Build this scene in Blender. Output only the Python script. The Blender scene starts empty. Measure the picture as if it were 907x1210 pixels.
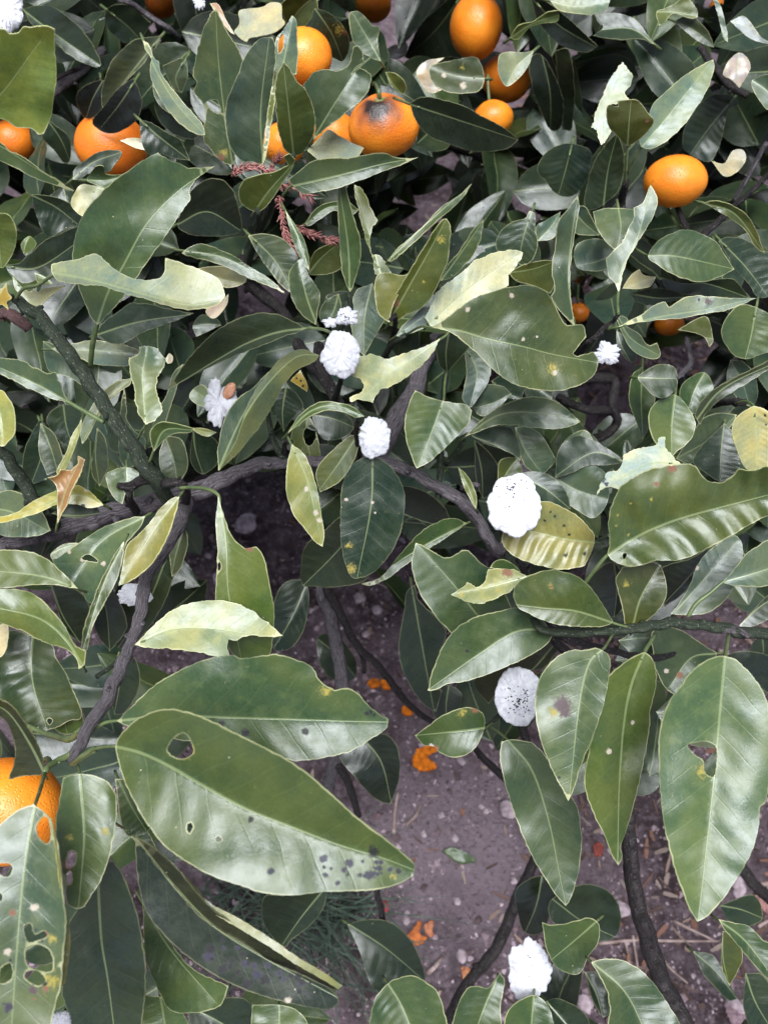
import bpy, math, random
import numpy as np
from mathutils import Vector, noise as mn
from mathutils.geometry import delaunay_2d_cdt

# ------------------------------------------------------------------ camera, sky, sun, exposure
SC = bpy.context.scene
COL = SC.collection
F = 950.0                      # focal length in photograph pixels (907 x 1210)
PX, PY = 453.5, 605.0
CAM = np.array([0.0, 0.0, 1.20])
PITCH = math.radians(56)       # looking down
RIGHT = np.array([1.0, 0, 0])
FWD = np.array([0, math.cos(PITCH), -math.sin(PITCH)])
UP = np.array([0, math.sin(PITCH), math.cos(PITCH)])

cam_d = bpy.data.cameras.new('camera')
cam = bpy.data.objects.new('camera', cam_d)
COL.objects.link(cam)
cam.location = CAM
cam.rotation_euler = (math.pi/2 - PITCH, 0, 0)
cam_d.sensor_fit = 'VERTICAL'
cam_d.sensor_height = 24.0
cam_d.lens = 24.0*F/1210.0
cam_d.clip_start = 0.02
cam_d.clip_end = 400
cam_d.dof.use_dof = True
cam_d.dof.focus_distance = 0.46
cam_d.dof.aperture_fstop = cam_d.lens/2.2
SC.camera = cam

SUN_EL, SUN_AZ = 76, 180       # overcast: a broad bright patch of cloud almost overhead
w = bpy.data.worlds.new('World')
SC.world = w
w.use_nodes = True
wn = w.node_tree
bg = wn.nodes['Background']
sky = wn.nodes.new('ShaderNodeTexSky')
sky.sky_type = 'NISHITA'
sky.sun_disc = False
sky.sun_elevation = math.radians(SUN_EL)
sky.sun_rotation = math.radians(SUN_AZ)
sky.dust_density = 0.5
sky.air_density = 0.25
hs = wn.nodes.new('ShaderNodeHueSaturation')
hs.inputs['Saturation'].default_value = 0.5
wn.links.new(sky.outputs[0], hs.inputs['Color'])
wn.links.new(hs.outputs[0], bg.inputs['Color'])
bg.inputs['Strength'].default_value = 0.055
sun_d = bpy.data.lights.new('sun', 'SUN')
sun_d.energy = 1.5
sun_d.angle = math.radians(42)
sun_d.color = (0.94, 0.975, 1.0)
sun = bpy.data.objects.new('sun', sun_d)
COL.objects.link(sun)
_e, _a = math.radians(SUN_EL), math.radians(SUN_AZ)
_dir = Vector((math.sin(_a)*math.cos(_e), math.cos(_a)*math.cos(_e), math.sin(_e)))
sun.rotation_euler = _dir.to_track_quat('Z', 'Y').to_euler()
SC.view_settings.view_transform = 'Standard'
SC.view_settings.look = 'None'
SC.view_settings.gamma = 1.0
SC.view_settings.use_curve_mapping = False
SC.view_settings.exposure = 2.38
SC.cycles.use_denoising = True
SC.cycles.use_adaptive_sampling = True
SC.cycles.adaptive_threshold = 0.03
SC.cycles.max_bounces = 5
SC.cycles.diffuse_bounces = 3
SC.cycles.transmission_bounces = 4

# ------------------------------------------------------------------ helpers
RND = random.Random(7)


def at(x, y, d):
    """photograph pixel + distance along the view axis -> world point"""
    return CAM + d*(FWD + (x-PX)/F*RIGHT - (y-PY)/F*UP)


def ats(xy, d):
    xy = np.asarray(xy, float)
    d = np.asarray(d, float)
    return CAM + d[:, None]*(FWD + ((xy[:, 0]-PX)/F)[:, None]*RIGHT - ((xy[:, 1]-PY)/F)[:, None]*UP)


def ground_depth(y):
    return CAM[2]/(math.sin(PITCH)+(y-PY)/F*math.cos(PITCH))


def pts(s):
    return np.array([[float(v) for v in p.split(',')] for p in s.split()])


def link(name, data, parent=None):
    o = bpy.data.objects.new(name, data)
    COL.objects.link(o)
    if parent is not None:
        o.parent = parent
        o.matrix_parent_inverse = parent.matrix_world.inverted()
    return o


def thing(name, label, cat, loc=(0, 0, 0), group=None):
    o = bpy.data.objects.new(name, None)
    o.empty_display_size = 0.02
    o.location = loc
    COL.objects.link(o)
    o.matrix_world.translation = loc
    tag(o, label, cat, group)
    return o


def tag(o, label, cat, group=None, kind=None):
    o['label'] = label
    o['category'] = cat
    if group:
        o['group'] = group
    if kind:
        o['kind'] = kind


def adopt(o, parent):
    """parent with the parts kept where they stand (meshes are in world coordinates)"""
    o.parent = parent
    o.location = -Vector(parent.location)


def mesh_from(name, v, f, mats, smooth=True, mat_idx=None):
    me = bpy.data.meshes.new(name)
    me.from_pydata([tuple(p) for p in v], [], f)
    for m in mats:
        me.materials.append(m)
    if smooth:
        me.polygons.foreach_set('use_smooth', [True]*len(me.polygons))
    if mat_idx is not None:
        me.polygons.foreach_set('material_index', mat_idx)
    me.update()
    return me


def attr_col(me, name, cols):
    a = me.color_attributes.new(name, 'FLOAT_COLOR', 'POINT')
    cols = np.asarray(cols, np.float32)
    if cols.shape[1] == 3:
        cols = np.hstack([cols, np.ones((len(cols), 1), np.float32)])
    a.data.foreach_set('color', cols.ravel())


def attr_vec(me, name, vecs):
    a = me.attributes.new(name, 'FLOAT_VECTOR', 'POINT')
    a.data.foreach_set('vector', np.asarray(vecs, np.float32).ravel())


def catmull(P, n=8, closed=False, corner=65):
    """spline through P; vertices that turn by more than `corner` degrees stay sharp"""
    P = np.asarray(P, float)
    N = len(P)
    out = []
    rng = range(N if closed else N-1)

    def sharp(i):
        if not closed and (i == 0 or i == N-1):
            return True
        a = P[i]-P[i-1]
        b = P[(i+1) % N]-P[i]
        c = np.dot(a, b)/(np.linalg.norm(a)*np.linalg.norm(b)+1e-9)
        return math.degrees(math.acos(max(-1, min(1, c)))) > corner
    sh = [sharp(i) for i in range(N)]
    for i in rng:
        p1, p2 = P[i], P[(i+1) % N]
        p0 = P[i-1] if not sh[i] else 2*p1-p2
        p3 = P[(i+2) % N] if not sh[(i+1) % N] else 2*p2-p1
        k = max(1, int(round(n if n < 1000 else 8)))
        for j in range(k):
            t = j/k
            out.append(0.5*((2*p1)+(-p0+p2)*t+(2*p0-5*p1+4*p2-p3)*t*t+(-p0+3*p1-3*p2+p3)*t**3))
    if not closed:
        out.append(P[-1])
    return np.array(out)


def resample(P, step, closed=False):
    P = np.asarray(P, float)
    if closed:
        P = np.vstack([P, P[:1]])
    seg = np.linalg.norm(np.diff(P, axis=0), axis=1)
    s = np.concatenate([[0], np.cumsum(seg)])
    n = max(3, int(round(s[-1]/step)))
    u = np.linspace(0, s[-1], n+1)
    Q = np.stack([np.interp(u, s, P[:, k]) for k in range(P.shape[1])], 1)
    return Q[:-1] if closed else Q


def inside(poly, q):
    x, y = q[:, 0], q[:, 1]
    r = np.zeros(len(q), bool)
    n = len(poly)
    for i in range(n):
        x0, y0 = poly[i-1]
        x1, y1 = poly[i]
        c = (y0 > y) != (y1 > y)
        if y1 != y0:
            r ^= c & (x < (x1-x0)*(y-y0)/(y1-y0)+x0)
    return r


def seg_dist(q, P, closed):
    """nearest distance, arc parameter and signed side from points q to polyline P"""
    A = P if closed else P[:-1]
    B = np.roll(P, -1, axis=0) if closed else P[1:]
    d = B-A
    L = np.linalg.norm(d, axis=1)+1e-9
    rel = q[:, None, :]-A[None]
    tt = np.clip((rel*d[None]).sum(2)/(L*L)[None], 0, 1)
    near = rel-tt[..., None]*d[None]
    dist = np.linalg.norm(near, axis=2)
    k = dist.argmin(1)
    i = np.arange(len(q))
    cum = np.concatenate([[0], np.cumsum(L)])
    s = cum[k]+tt[i, k]*L[k]
    side = d[k, 0]*rel[i, k, 1]-d[k, 1]*rel[i, k, 0]
    return dist[i, k], s/cum[-1], np.where(side >= 0, 1.0, -1.0)


# ------------------------------------------------------------------ node helpers
class NT:
    def __init__(self, name):
        self.m = bpy.data.materials.new(name)
        self.m.use_nodes = True
        self.t = self.m.node_tree
        self.t.nodes.clear()
        self.out = self.t.nodes.new('ShaderNodeOutputMaterial')

    def n(self, kind, **kw):
        nd = self.t.nodes.new(kind)
        for k, v in kw.items():
            setattr(nd, k, v)
        return nd

    def set(self, sock, v):
        if hasattr(v, 'is_output') or isinstance(v, bpy.types.NodeSocket):
            self.t.links.new(v, sock)
        else:
            sock.default_value = v

    def math(self, op, a, b=0.0, c=0.0, clamp=False):
        nd = self.n('ShaderNodeMath', operation=op, use_clamp=clamp)
        for i, v in enumerate((a, b, c)):
            self.set(nd.inputs[i], v)
        return nd.outputs[0]

    def ramp(self, v, a, b, lo=0.0, hi=1.0):
        nd = self.n('ShaderNodeMapRange', interpolation_type='SMOOTHSTEP')
        self.set(nd.inputs[0], v)
        for i, x in enumerate((a, b, lo, hi)):
            nd.inputs[i+1].default_value = x
        return nd.outputs[0]

    def mix(self, f, a, b, mode='MIX'):
        nd = self.n('ShaderNodeMix', data_type='RGBA', blend_type=mode)
        self.set(nd.inputs[0], f)
        for s, v in ((nd.inputs[6], a), (nd.inputs[7], b)):
            if isinstance(v, tuple) and len(v) == 3:
                v = (*v, 1)
            self.set(s, v)
        return nd.outputs[2]

    def noise(self, scale, detail=3, vec=None, rough=0.55, out=0):
        nd = self.n('ShaderNodeTexNoise')
        nd.inputs['Scale'].default_value = scale
        nd.inputs['Detail'].default_value = detail
        nd.inputs['Roughness'].default_value = rough
        if vec is not None:
            self.set(nd.inputs['Vector'], vec)
        return nd.outputs[out]

    def attr(self, name, out='Color'):
        nd = self.n('ShaderNodeAttribute', attribute_name=name)
        return nd.outputs[out]

    def coord(self):
        return self.n('ShaderNodeTexCoord').outputs['Object']

    def sep(self, v):
        nd = self.n('ShaderNodeSeparateXYZ')
        self.set(nd.inputs[0], v)
        return nd.outputs

    def bump(self, h, strength, dist, normal=None):
        nd = self.n('ShaderNodeBump')
        nd.inputs['Strength'].default_value = strength
        nd.inputs['Distance'].default_value = dist
        self.set(nd.inputs['Height'], h)
        if normal is not None:
            self.set(nd.inputs['Normal'], normal)
        return nd.outputs[0]

    def bsdf(self, col, rough, normal=None, spec=0.5, **kw):
        nd = self.n('ShaderNodeBsdfPrincipled')
        self.set(nd.inputs['Base Color'], col if not (isinstance(col, tuple) and len(col) == 3) else (*col, 1))
        self.set(nd.inputs['Roughness'], rough)
        nd.inputs['Specular IOR Level'].default_value = spec
        if normal is not None:
            self.set(nd.inputs['Normal'], normal)
        for k, v in kw.items():
            self.set(nd.inputs[k], v)
        return nd.outputs[0]

    def done(self, sh):
        self.t.links.new(sh, self.out.inputs[0])
        return self.m


def leaf_material(name, upper):
    t = NT(name)
    co = t.coord()
    tint = t.attr('tint')
    stn = t.n('ShaderNodeAttribute', attribute_name='stain')
    u, en, edge = t.sep(t.attr('lc', 'Vector'))
    emm, seed, ln = t.sep(t.attr('lm', 'Vector'))
    aen = t.math('ABSOLUTE', en)
    big = t.noise(34, 2, co)
    med = t.noise(170, 3, co)
    q = t.math('MULTIPLY_ADD', u, 9.0, seed)
    q = t.math('MULTIPLY_ADD', aen, -1.7, q)
    q = t.math('ADD', q, t.math('MULTIPLY', t.math('GREATER_THAN', en, 0.0), 0.45))
    q = t.math('MULTIPLY_ADD', big, 0.6, q)
    pp = t.math('PINGPONG', q, 0.5)
    vein = t.math('MULTIPLY', t.ramp(pp, 0.0, 0.05, 1.0, 0.0), t.ramp(aen, 0.55, 0.95, 1.0, 0.0))
    wid = t.ramp(u, 0.0, 1.0, 0.70, 0.25)
    mid = t.ramp(t.math('DIVIDE', t.math('ABSOLUTE', emm), wid), 0.5, 1.3, 1.0, 0.0)
    col = t.mix(t.ramp(big, 0.32, 0.70), t.mix(1.0, tint, (0.74, 0.84, 0.90), 'MULTIPLY'),
                t.mix(1.0, tint, (1.40, 1.20, 0.84), 'MULTIPLY'))
    col = t.mix(t.math('MULTIPLY', t.ramp(med, 0.46, 0.70), 0.40), col, t.mix(1.0, tint, (1.45, 1.30, 0.75), 'MULTIPLY'))
    vn_ = t.n('ShaderNodeTexVoronoi', feature='DISTANCE_TO_EDGE')
    vn_.inputs['Scale'].default_value = 330
    t.set(vn_.inputs['Vector'], co)
    net = t.ramp(vn_.outputs[0], 0.0, 0.12, 1.0, 0.0)
    fine = t.noise(620, 2, co)
    col = t.mix(t.math('MULTIPLY', t.ramp(fine, 0.35, 0.65), 0.30), col, t.mix(1.0, col, (0.62, 0.66, 0.60), 'MULTIPLY'))
    light = t.mix(0.35, t.mix(1.0, tint, (2.0, 1.8, 1.6), 'MULTIPLY'), (0.26, 0.32, 0.15))
    col = t.mix(t.math('MAXIMUM', t.math('MULTIPLY', vein, 0.12), t.math('MULTIPLY', net, 0.05)), col, light)
    col = t.mix(t.math('MULTIPLY', mid, 0.42), col, (0.28, 0.33, 0.15))
    em = t.ramp(t.math('MULTIPLY_ADD', med, -0.85, edge), -0.32, 0.20, 1.0, 0.0)
    em = t.math('MULTIPLY', em, t.math('MULTIPLY', t.ramp(big, 0.36, 0.60, 0.25, 1.0), ln))
    col = t.mix(t.math('MULTIPLY', em, 0.85), col, (0.50, 0.48, 0.27))
    vo = t.n('ShaderNodeTexVoronoi')
    vo.inputs['Scale'].default_value = 230
    t.set(vo.inputs['Vector'], co)
    pick = t.sep(vo.outputs['Color'])
    dot = t.ramp(t.math('MULTIPLY_ADD', med, 0.12, vo.outputs['Distance']), 0.10, 0.17, 1.0, 0.0)
    fleck = t.math('MULTIPLY', dot, t.math('GREATER_THAN', pick[0], 0.945))
    dark = t.math('MULTIPLY', dot, t.math('GREATER_THAN', pick[1], 0.935))
    col = t.mix(t.math('MULTIPLY', fleck, 0.6), col, (0.5, 0.45, 0.30))
    col = t.mix(t.math('MULTIPLY', dark, 0.8), col, (0.025, 0.022, 0.015))
    # own stains of the leaf: blotches, yellow and dead patches, frayed at their edge
    sa = t.math('MULTIPLY', t.ramp(t.math('MULTIPLY_ADD', t.math('SUBTRACT', fine, 0.5), 1.3, stn.outputs['Alpha']), 0.15, 0.75), 0.95)
    col = t.mix(sa, col, stn.outputs['Color'])
    h = t.math('MULTIPLY_ADD', fine, 0.16, t.math('MULTIPLY', med, 0.5))
    h = t.math('MULTIPLY_ADD', net, -0.05, h)
    h = t.math('MULTIPLY_ADD', t.math('MAXIMUM', t.math('MULTIPLY', vein, 0.5), mid), -0.4 if upper else 0.5, h)
    nrm = t.bump(h, 0.32, 0.0006)
    if upper:
        rough = t.ramp(big, 0.3, 0.7, 0.26, 0.37)
        rough = t.math('MULTIPLY_ADD', t.ramp(med, 0.35, 0.7), 0.12, rough)
        rough = t.math('MULTIPLY_ADD', sa, 0.35, rough)
        sh = t.bsdf(col, rough, nrm, 0.62)
    else:
        sh = t.bsdf(col, 0.52, nrm, 0.45)
    tr = t.n('ShaderNodeBsdfTranslucent')
    t.set(tr.inputs[0], t.mix(1.0, col, (1.9, 2.1, 0.9), 'MULTIPLY'))
    mx = t.n('ShaderNodeMixShader')
    mx.inputs[0].default_value = 0.15
    t.t.links.new(sh, mx.inputs[1])
    t.t.links.new(tr.outputs[0], mx.inputs[2])
    return t.done(mx.outputs[0])


def rim_material():
    t = NT('leaf_margin')
    co = t.coord()
    c = t.mix(t.ramp(t.noise(260, 3, co), 0.35, 0.7), (0.38, 0.40, 0.18), (0.54, 0.50, 0.30))
    mg = t.sep(t.attr('lm', 'Vector'))[2]
    c = t.mix(t.math('MULTIPLY_ADD', mg, -0.6, 0.95), c, t.mix(1.0, t.attr('tint'), (2.2, 2.0, 1.6), 'MULTIPLY'))
    return t.done(t.bsdf(c, 0.55, spec=0.3))


def bark_material(name, c1, c2, c3, streak=1.0):
    t = NT(name)
    co = t.coord()
    u, a, r = t.sep(t.attr('lc', 'Vector'))
    cv = t.n('ShaderNodeCombineXYZ')
    t.set(cv.inputs[0], t.math('MULTIPLY', u, 60.0))
    t.set(cv.inputs[1], t.math('MULTIPLY', a, 5.0))
    st = t.noise(2.2, 5, cv.outputs[0], 0.65)
    bl = t.noise(70, 4, co)
    c = t.mix(t.ramp(st, 0.35, 0.68), c1, c2)
    c = t.mix(t.ramp(bl, 0.55, 0.75), c, c3)
    c = t.mix(t.ramp(t.noise(900, 2, co), 0.62, 0.72, 0.0, 0.5), c, (0.35, 0.32, 0.30))
    n = t.bump(t.math('MULTIPLY_ADD', st, streak, t.math('MULTIPLY', t.noise(500, 4, co), 0.4)), 1.0, 0.0022)
    return t.done(t.bsdf(c, 0.7, n, 0.18))


def stalk_material():
    t = NT('green_stalk')
    co = t.coord()
    c = t.mix(t.ramp(t.noise(120, 3, co), 0.3, 0.7), (0.055, 0.085, 0.028), (0.12, 0.15, 0.06))
    return t.done(t.bsdf(c, 0.42, t.bump(t.noise(400, 3, co), 0.4, 0.0006), 0.5))


def plain_material(name, c1, c2, scale, rough, bump=0.4, dist=0.001, spec=0.4, **kw):
    t = NT(name)
    co = t.coord()
    c = t.mix(t.ramp(t.noise(scale, 4, co), 0.32, 0.7), c1, c2)
    return t.done(t.bsdf(c, rough, t.bump(t.noise(scale*3, 5, co), bump, dist), spec, **kw))


M_UP = leaf_material('leaf_upper', True)
M_LO = leaf_material('leaf_underside', False)
M_RIM = rim_material()
M_BARK = bark_material('bark_grey_brown', (0.040, 0.034, 0.037), (0.20, 0.175, 0.19), (0.11, 0.096, 0.106))
M_BARKD = bark_material('bark_dark', (0.011, 0.009, 0.009), (0.048, 0.040, 0.041), (0.024, 0.02, 0.02))
M_GREEN = bark_material('bark_green', (0.014, 0.020, 0.013), (0.050, 0.062, 0.040), (0.028, 0.034, 0.026), 0.6)
M_STALK = stalk_material()
# ------------------------------------------------------------------ leaves
TINT = {
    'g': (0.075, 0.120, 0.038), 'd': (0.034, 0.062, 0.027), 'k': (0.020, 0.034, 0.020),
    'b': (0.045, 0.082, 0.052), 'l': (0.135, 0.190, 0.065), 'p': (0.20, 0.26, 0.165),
    's': (0.115, 0.165, 0.125), 'w': (0.42, 0.47, 0.36), 'y': (0.30, 0.32, 0.085),
    'Y': (0.42, 0.37, 0.08), 'c': (0.52, 0.48, 0.27), 'o': (0.105, 0.125, 0.024),
    'O': (0.16, 0.185, 0.045), 'u': (0.105, 0.130, 0.075), 'r': (0.30, 0.165, 0.075), 'q': (0.52, 0.43, 0.42),
}
tree = thing('citrus_tree', 'small mandarin tree with chewed glossy green leaves over bare soil', 'tree',
             tuple(at(645, 300, 1.05)*np.array([1, 1, 0])))


class LeafShape:
    """depth over the picture plane for one leaf blade: tilt, fold along the midrib, cupping, ribs between veins"""

    def __init__(self, o, d, m=None, g=(0, -0.12), f=(0.28, 0.28), cup=0.0, b=0.0, rib=0.5, wave=0.6, seed=0, nib=1.0):
        self.nib = nib
        self.o, self.d, self.g, self.f, self.cup, self.b, self.rib, self.wave, self.seed = o, d, g, f, cup, b, rib, wave, seed
        if m is None:
            dd = np.linalg.norm(o[:, None]-o[None], axis=2)
            i, j = np.unravel_index(dd.argmax(), dd.shape)
            a, c = o[i], o[j]
            n = np.array([-(c-a)[1], (c-a)[0]])
            m = np.array([a, (a+c)/2+n*0.05*(1 if seed % 2 else -1), c])
        self.m = resample(catmull(m, 8), 4.0) if len(m) > 2 else resample(m, 4.0)
        self.cen = o.mean(0)
        self.len = np.linalg.norm(np.diff(self.m, axis=0), axis=1).sum()
        e, t, s = seg_dist(resample(o, 4, True), self.m, False)
        self.w = max(e.max(), 4.0)

    def eval(self, q):
        q = np.asarray(q, float)
        e, t, s = seg_dist(q, self.m, False)
        k = self.d/F                                    # metres per pixel here
        rel = q-self.cen
        z = self.d+k*(self.g[0]*rel[:, 0]+self.g[1]*rel[:, 1])
        fold = np.where(s < 0, self.f[0], self.f[1])
        en = e/self.w
        z = z-k*fold*(np.sqrt(e*e+4)-2)
        z = z-k*self.cup*en*en*self.w
        z = z-k*self.b*4*t*(1-t)*self.len
        qv = t*9+(self.seed % 7)*0.37-1.7*en+np.where(s > 0, 0.45, 0)
        qv = qv+.5*np.sin(t*5+self.seed)+.3*np.sin(en*4+self.seed*2.3)
        z = z-self.rib*0.00024*np.cos(2*np.pi*qv+np.pi)*np.clip(en*3, 0, 1)*np.clip(1.25-en, 0, 1)
        if self.wave:
            fr = 3.8/max(self.len, 30)
            wv = np.array([mn.noise(Vector((p[0]*fr, p[1]*fr, self.seed*3.1))) for p in q])
            z = z-self.wave*0.0052*wv*(0.25+np.clip(en, 0, 1))*min(1.6, self.len*k/0.09)
            fr2 = self.d/(F*0.020)
            w2 = np.array([mn.noise(Vector((p[0]*fr2, p[1]*fr2, self.seed*1.7+50))) for p in q])
            z = z-0.0005*w2
        return z, t, en*s, e*k*1000*s


def blade(S, holes, tint, under, seed, V, Fc, MI, A, sp=(), margin=1.0):
    """triangulate one outlined blade with thickness; append to the lists"""
    rs = random.Random(seed)
    size = np.ptp(S.o, axis=0).max()
    st = min(6.5, max(2.4, size/34))
    o = resample(catmull(S.o, 8, True, 44 if len(S.o) >= 14 else 88), st*0.5, True)
    n = len(o)
    tg = np.roll(o, -1, 0)-np.roll(o, 1, 0)            # slightly uneven, nibbled margin
    tg = np.stack([-tg[:, 1], tg[:, 0]], 1)/(np.linalg.norm(tg, axis=1)[:, None]+1e-9)
    am = min(1.0, size/110)*S.nib
    off = np.array([.95*mn.noise(Vector((i*st*.5*.11, seed*2.7, 0)))+.5*mn.noise(Vector((i*st*.5*.42, seed*2.7, 5)))+rs.uniform(-.16, .16) for i in range(n)])
    o = o+tg*(off*am)[:, None]
    hs_ = []
    for h in holes:
        hh = resample(catmull(h, 5, True, 200), 1.6, True)
        hh = hh+np.array([[rs.uniform(-1, 1), rs.uniform(-1, 1)] for _ in range(len(hh))])*0.45
        hs_.append(hh)
    lo, hi = o.min(0), o.max(0)
    gx = np.arange(lo[0], hi[0], st)
    gy = np.arange(lo[1], hi[1], st*0.87)
    X, Y = np.meshgrid(gx, gy)
    X = X+(np.arange(len(gy)) % 2)[:, None]*st*0.5
    q = np.stack([X.ravel(), Y.ravel()], 1)
    mid = resample(S.m, st)
    q = q[inside(o, q)] if len(q) else q
    if len(q):
        q = q[seg_dist(q, o, True)[0] > st*0.45]
    if len(q):
        q = q[seg_dist(q, S.m, False)[0] > st*0.4]
    mm = mid[inside(o, mid)]
    if len(mm):
        mm = mm[seg_dist(mm, o, True)[0] > st*0.4]
    q = np.vstack([q.reshape(-1, 2), mm.reshape(-1, 2)])
    sp = [(sx, sy, sr*(.72 if sk == 'w' else 1), sk) for (sx, sy, sr, sk) in sp]
    for (sx, sy, sr, sk) in sp:                        # finer mesh where the leaf is stained
        ring = [(sx, sy)]
        for kk, fr in enumerate((.45, .85, 1.25, 1.8)):
            for i in range(8+3*kk):
                an = 2*math.pi*(i+.5*kk)/(8+3*kk)
                ring.append((sx+fr*sr*math.cos(an), sy+fr*sr*math.sin(an)))
        ring = np.array(ring)
        q = q[np.linalg.norm(q-np.array([sx, sy]), axis=1) > sr*2.0]
        ring = ring[inside(o, ring)]
        if len(ring):
            ring = ring[seg_dist(ring, o, True)[0] > .6]
        q = np.vstack([q, ring.reshape(-1, 2)])
    for hh in hs_:
        if len(q):
            q = q[~inside(hh, q)]
        if len(q):
            q = q[seg_dist(q, hh, True)[0] > st*0.3]
    P = [o]+hs_+[q]
    allp = np.vstack([p.reshape(-1, 2) for p in P])
    edges, base = [], 0
    for p in [o]+hs_:
        k = len(p)
        edges += [(base+i, base+(i+1) % k) for i in range(k)]
        base += k
    vs, es, fs = delaunay_2d_cdt([Vector(p) for p in allp], edges, [], 0, 1e-4)[:3]
    vs = np.array([(v[0], v[1]) for v in vs])
    fs = np.array([f for f in fs if len(f) == 3])
    c = vs[fs].mean(1)
    keep = inside(o, c)
    for hh in hs_:
        keep &= ~inside(hh, c)
    fs = fs[keep]
    used = np.unique(fs)
    remap = -np.ones(len(vs), int)
    remap[used] = np.arange(len(used))
    vs, fs = vs[used], remap[fs]
    z, t, en, emm = S.eval(vs)
    p3 = ats(vs, z)
    fn = np.cross(p3[fs[:, 1]]-p3[fs[:, 0]], p3[fs[:, 2]]-p3[fs[:, 0]])
    ar = (vs[fs[:, 1]]-vs[fs[:, 0]])
    br = (vs[fs[:, 2]]-vs[fs[:, 0]])
    sgn = ar[:, 0]*br[:, 1]-ar[:, 1]*br[:, 0]
    flip = sgn > 0                                     # clockwise on screen (y down) faces the camera
    fs[flip] = fs[flip][:, ::-1]
    fn[flip] *= -1
    vn = np.zeros_like(p3)
    for k in range(3):
        np.add.at(vn, fs[:, k], fn)
    vn /= np.linalg.norm(vn, axis=1)[:, None]+1e-12
    ed = seg_dist(vs, o, True)[0]
    for hh in hs_:
        ed = np.minimum(ed, seg_dist(vs, hh, True)[0])
    ed = ed*S.d/F*1000
    th = 0.00042
    b0 = sum(len(x) for x in V)
    N = len(p3)
    V.append(p3)
    V.append(p3-vn*th)
    Fc += [tuple(int(i)+b0 for i in f) for f in fs]
    Fc += [tuple(int(i)+b0+N for i in f[::-1]) for f in fs]
    MI += [1 if under else 0]*len(fs)+[0 if under else 1]*len(fs)
    cnt = {}
    for f in fs:
        for a, b in ((f[0], f[1]), (f[1], f[2]), (f[2], f[0])):
            cnt[(int(a), int(b))] = 1
    bd = [(a, b) for (a, b) in cnt if (b, a) not in cnt]
    rv, ridx = [], {}
    for a, b in bd:
        for v in (a, b):
            if v not in ridx:
                ridx[v] = len(rv)
                rv.append(v)
    b1 = b0+2*N
    rv = np.array(rv, int)
    V.append(np.vstack([p3[rv]+vn[rv]*0.00003, p3[rv]-vn[rv]*(th+0.00003)]))
    R = len(rv)
    for a, b in bd:
        i, j = ridx[a], ridx[b]
        Fc.append((b1+j, b1+i, b1+R+i, b1+R+j))
        MI.append(2)
    tt = np.array(tint)
    tl = tt*np.array([1.45, 1.35, 1.5])+0.01
    ca, cb = (tl, tt) if False else (tt, np.minimum(tl, 0.7))
    A['tint'] += [np.tile(ca, (N, 1)), np.tile(cb if not under else ca, (N, 1)), np.tile(ca, (2*R, 1))]
    stc = np.zeros((N, 4))
    for (sx, sy, sr, sk) in sp:
        dd = np.linalg.norm(vs-np.array([sx, sy]), axis=1)/sr
        al = .62*np.exp(-(dd/1.2)**2) if sk == 'y' else np.clip(1.2-.6*dd, 0, .9)
        up_ = al > stc[:, 3]
        stc[up_, :3] = STAIN[sk]
        stc[up_, 3] = al[up_]
    A['stain'] += [stc, stc, stc[rv], stc[rv]]
    lc = np.stack([t, en, ed], 1)
    lm = np.stack([emm, np.full(N, (S.seed % 7)*0.37), np.full(N, margin)], 1)
    A['lc'] += [lc, lc, lc[rv], lc[rv]]
    A['lm'] += [lm, lm, lm[rv], lm[rv]]


def tube(path, radii, seg=8, cap=True, lump=0.0, seed=0):
    """tapered tube along world points; returns verts, faces, lc attribute"""
    P = np.asarray(path, float)
    n = len(P)
    T = np.gradient(P, axis=0)
    T /= np.linalg.norm(T, axis=1)[:, None]+1e-12
    ref = np.array([0.3, 0.2, 0.9])
    if abs(np.dot(ref/np.linalg.norm(ref), T[0])) > 0.9:
        ref = np.array([1.0, 0, 0])
    V, lc = [], []
    s = np.concatenate([[0], np.cumsum(np.linalg.norm(np.diff(P, axis=0), axis=1))])
    nrm = ref-T[0]*np.dot(ref, T[0])
    for i in range(n):
        nrm = nrm-T[i]*np.dot(nrm, T[i])
        nrm /= np.linalg.norm(nrm)+1e-12
        bi = np.cross(T[i], nrm)
        for k in range(seg):
            a = 2*math.pi*k/seg
            r = radii[i]
            if lump:
                r *= 1+lump*mn.noise(Vector((s[i]*55, math.cos(a)*1.3+seed, math.sin(a)*1.3)))
                r *= 1+0.5*lump*mn.noise(Vector((s[i]*200, math.cos(a)*2.3, math.sin(a)*2.3+seed)))
            V.append(P[i]+r*(math.cos(a)*nrm+math.sin(a)*bi))
            lc.append((s[i], math.sin(a), math.cos(a)))
    Fc = []
    for i in range(n-1):
        for k in range(seg):
            k2 = (k+1) % seg
            Fc.append((i*seg+k, i*seg+k2, (i+1)*seg+k2, (i+1)*seg+k))
    if cap:
        Fc.append(tuple(range(seg))[::-1])
        Fc.append(tuple((n-1)*seg+k for k in range(seg)))
    return V, Fc, lc


def tube_obj(name, path, radii, mat, parent, seg=8, lump=0.0, seed=0):
    V, Fc, lc = tube(path, radii, seg, True, lump, seed)
    me = mesh_from(name, V, Fc, [mat])
    attr_vec(me, 'lc', lc)
    o = link(name, me)
    adopt(o, parent) if parent.parent is None else sub_adopt(o, parent)
    return o


def sub_adopt(o, part):
    o.parent = part                 # parts keep world-coordinate meshes, so their children do as well
    o.location = (0, 0, 0)


STAIN = {'k': (0.007, 0.006, 0.007), 'w': (0.40, 0.34, 0.27), 'y': (0.30, 0.24, 0.04), 'b': (0.17, 0.07, 0.035),
         'm': (0.065, 0.036, 0.042), 'v': (0.024, 0.020, 0.040)}
NLEAF = 0
SHAPES = []


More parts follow.
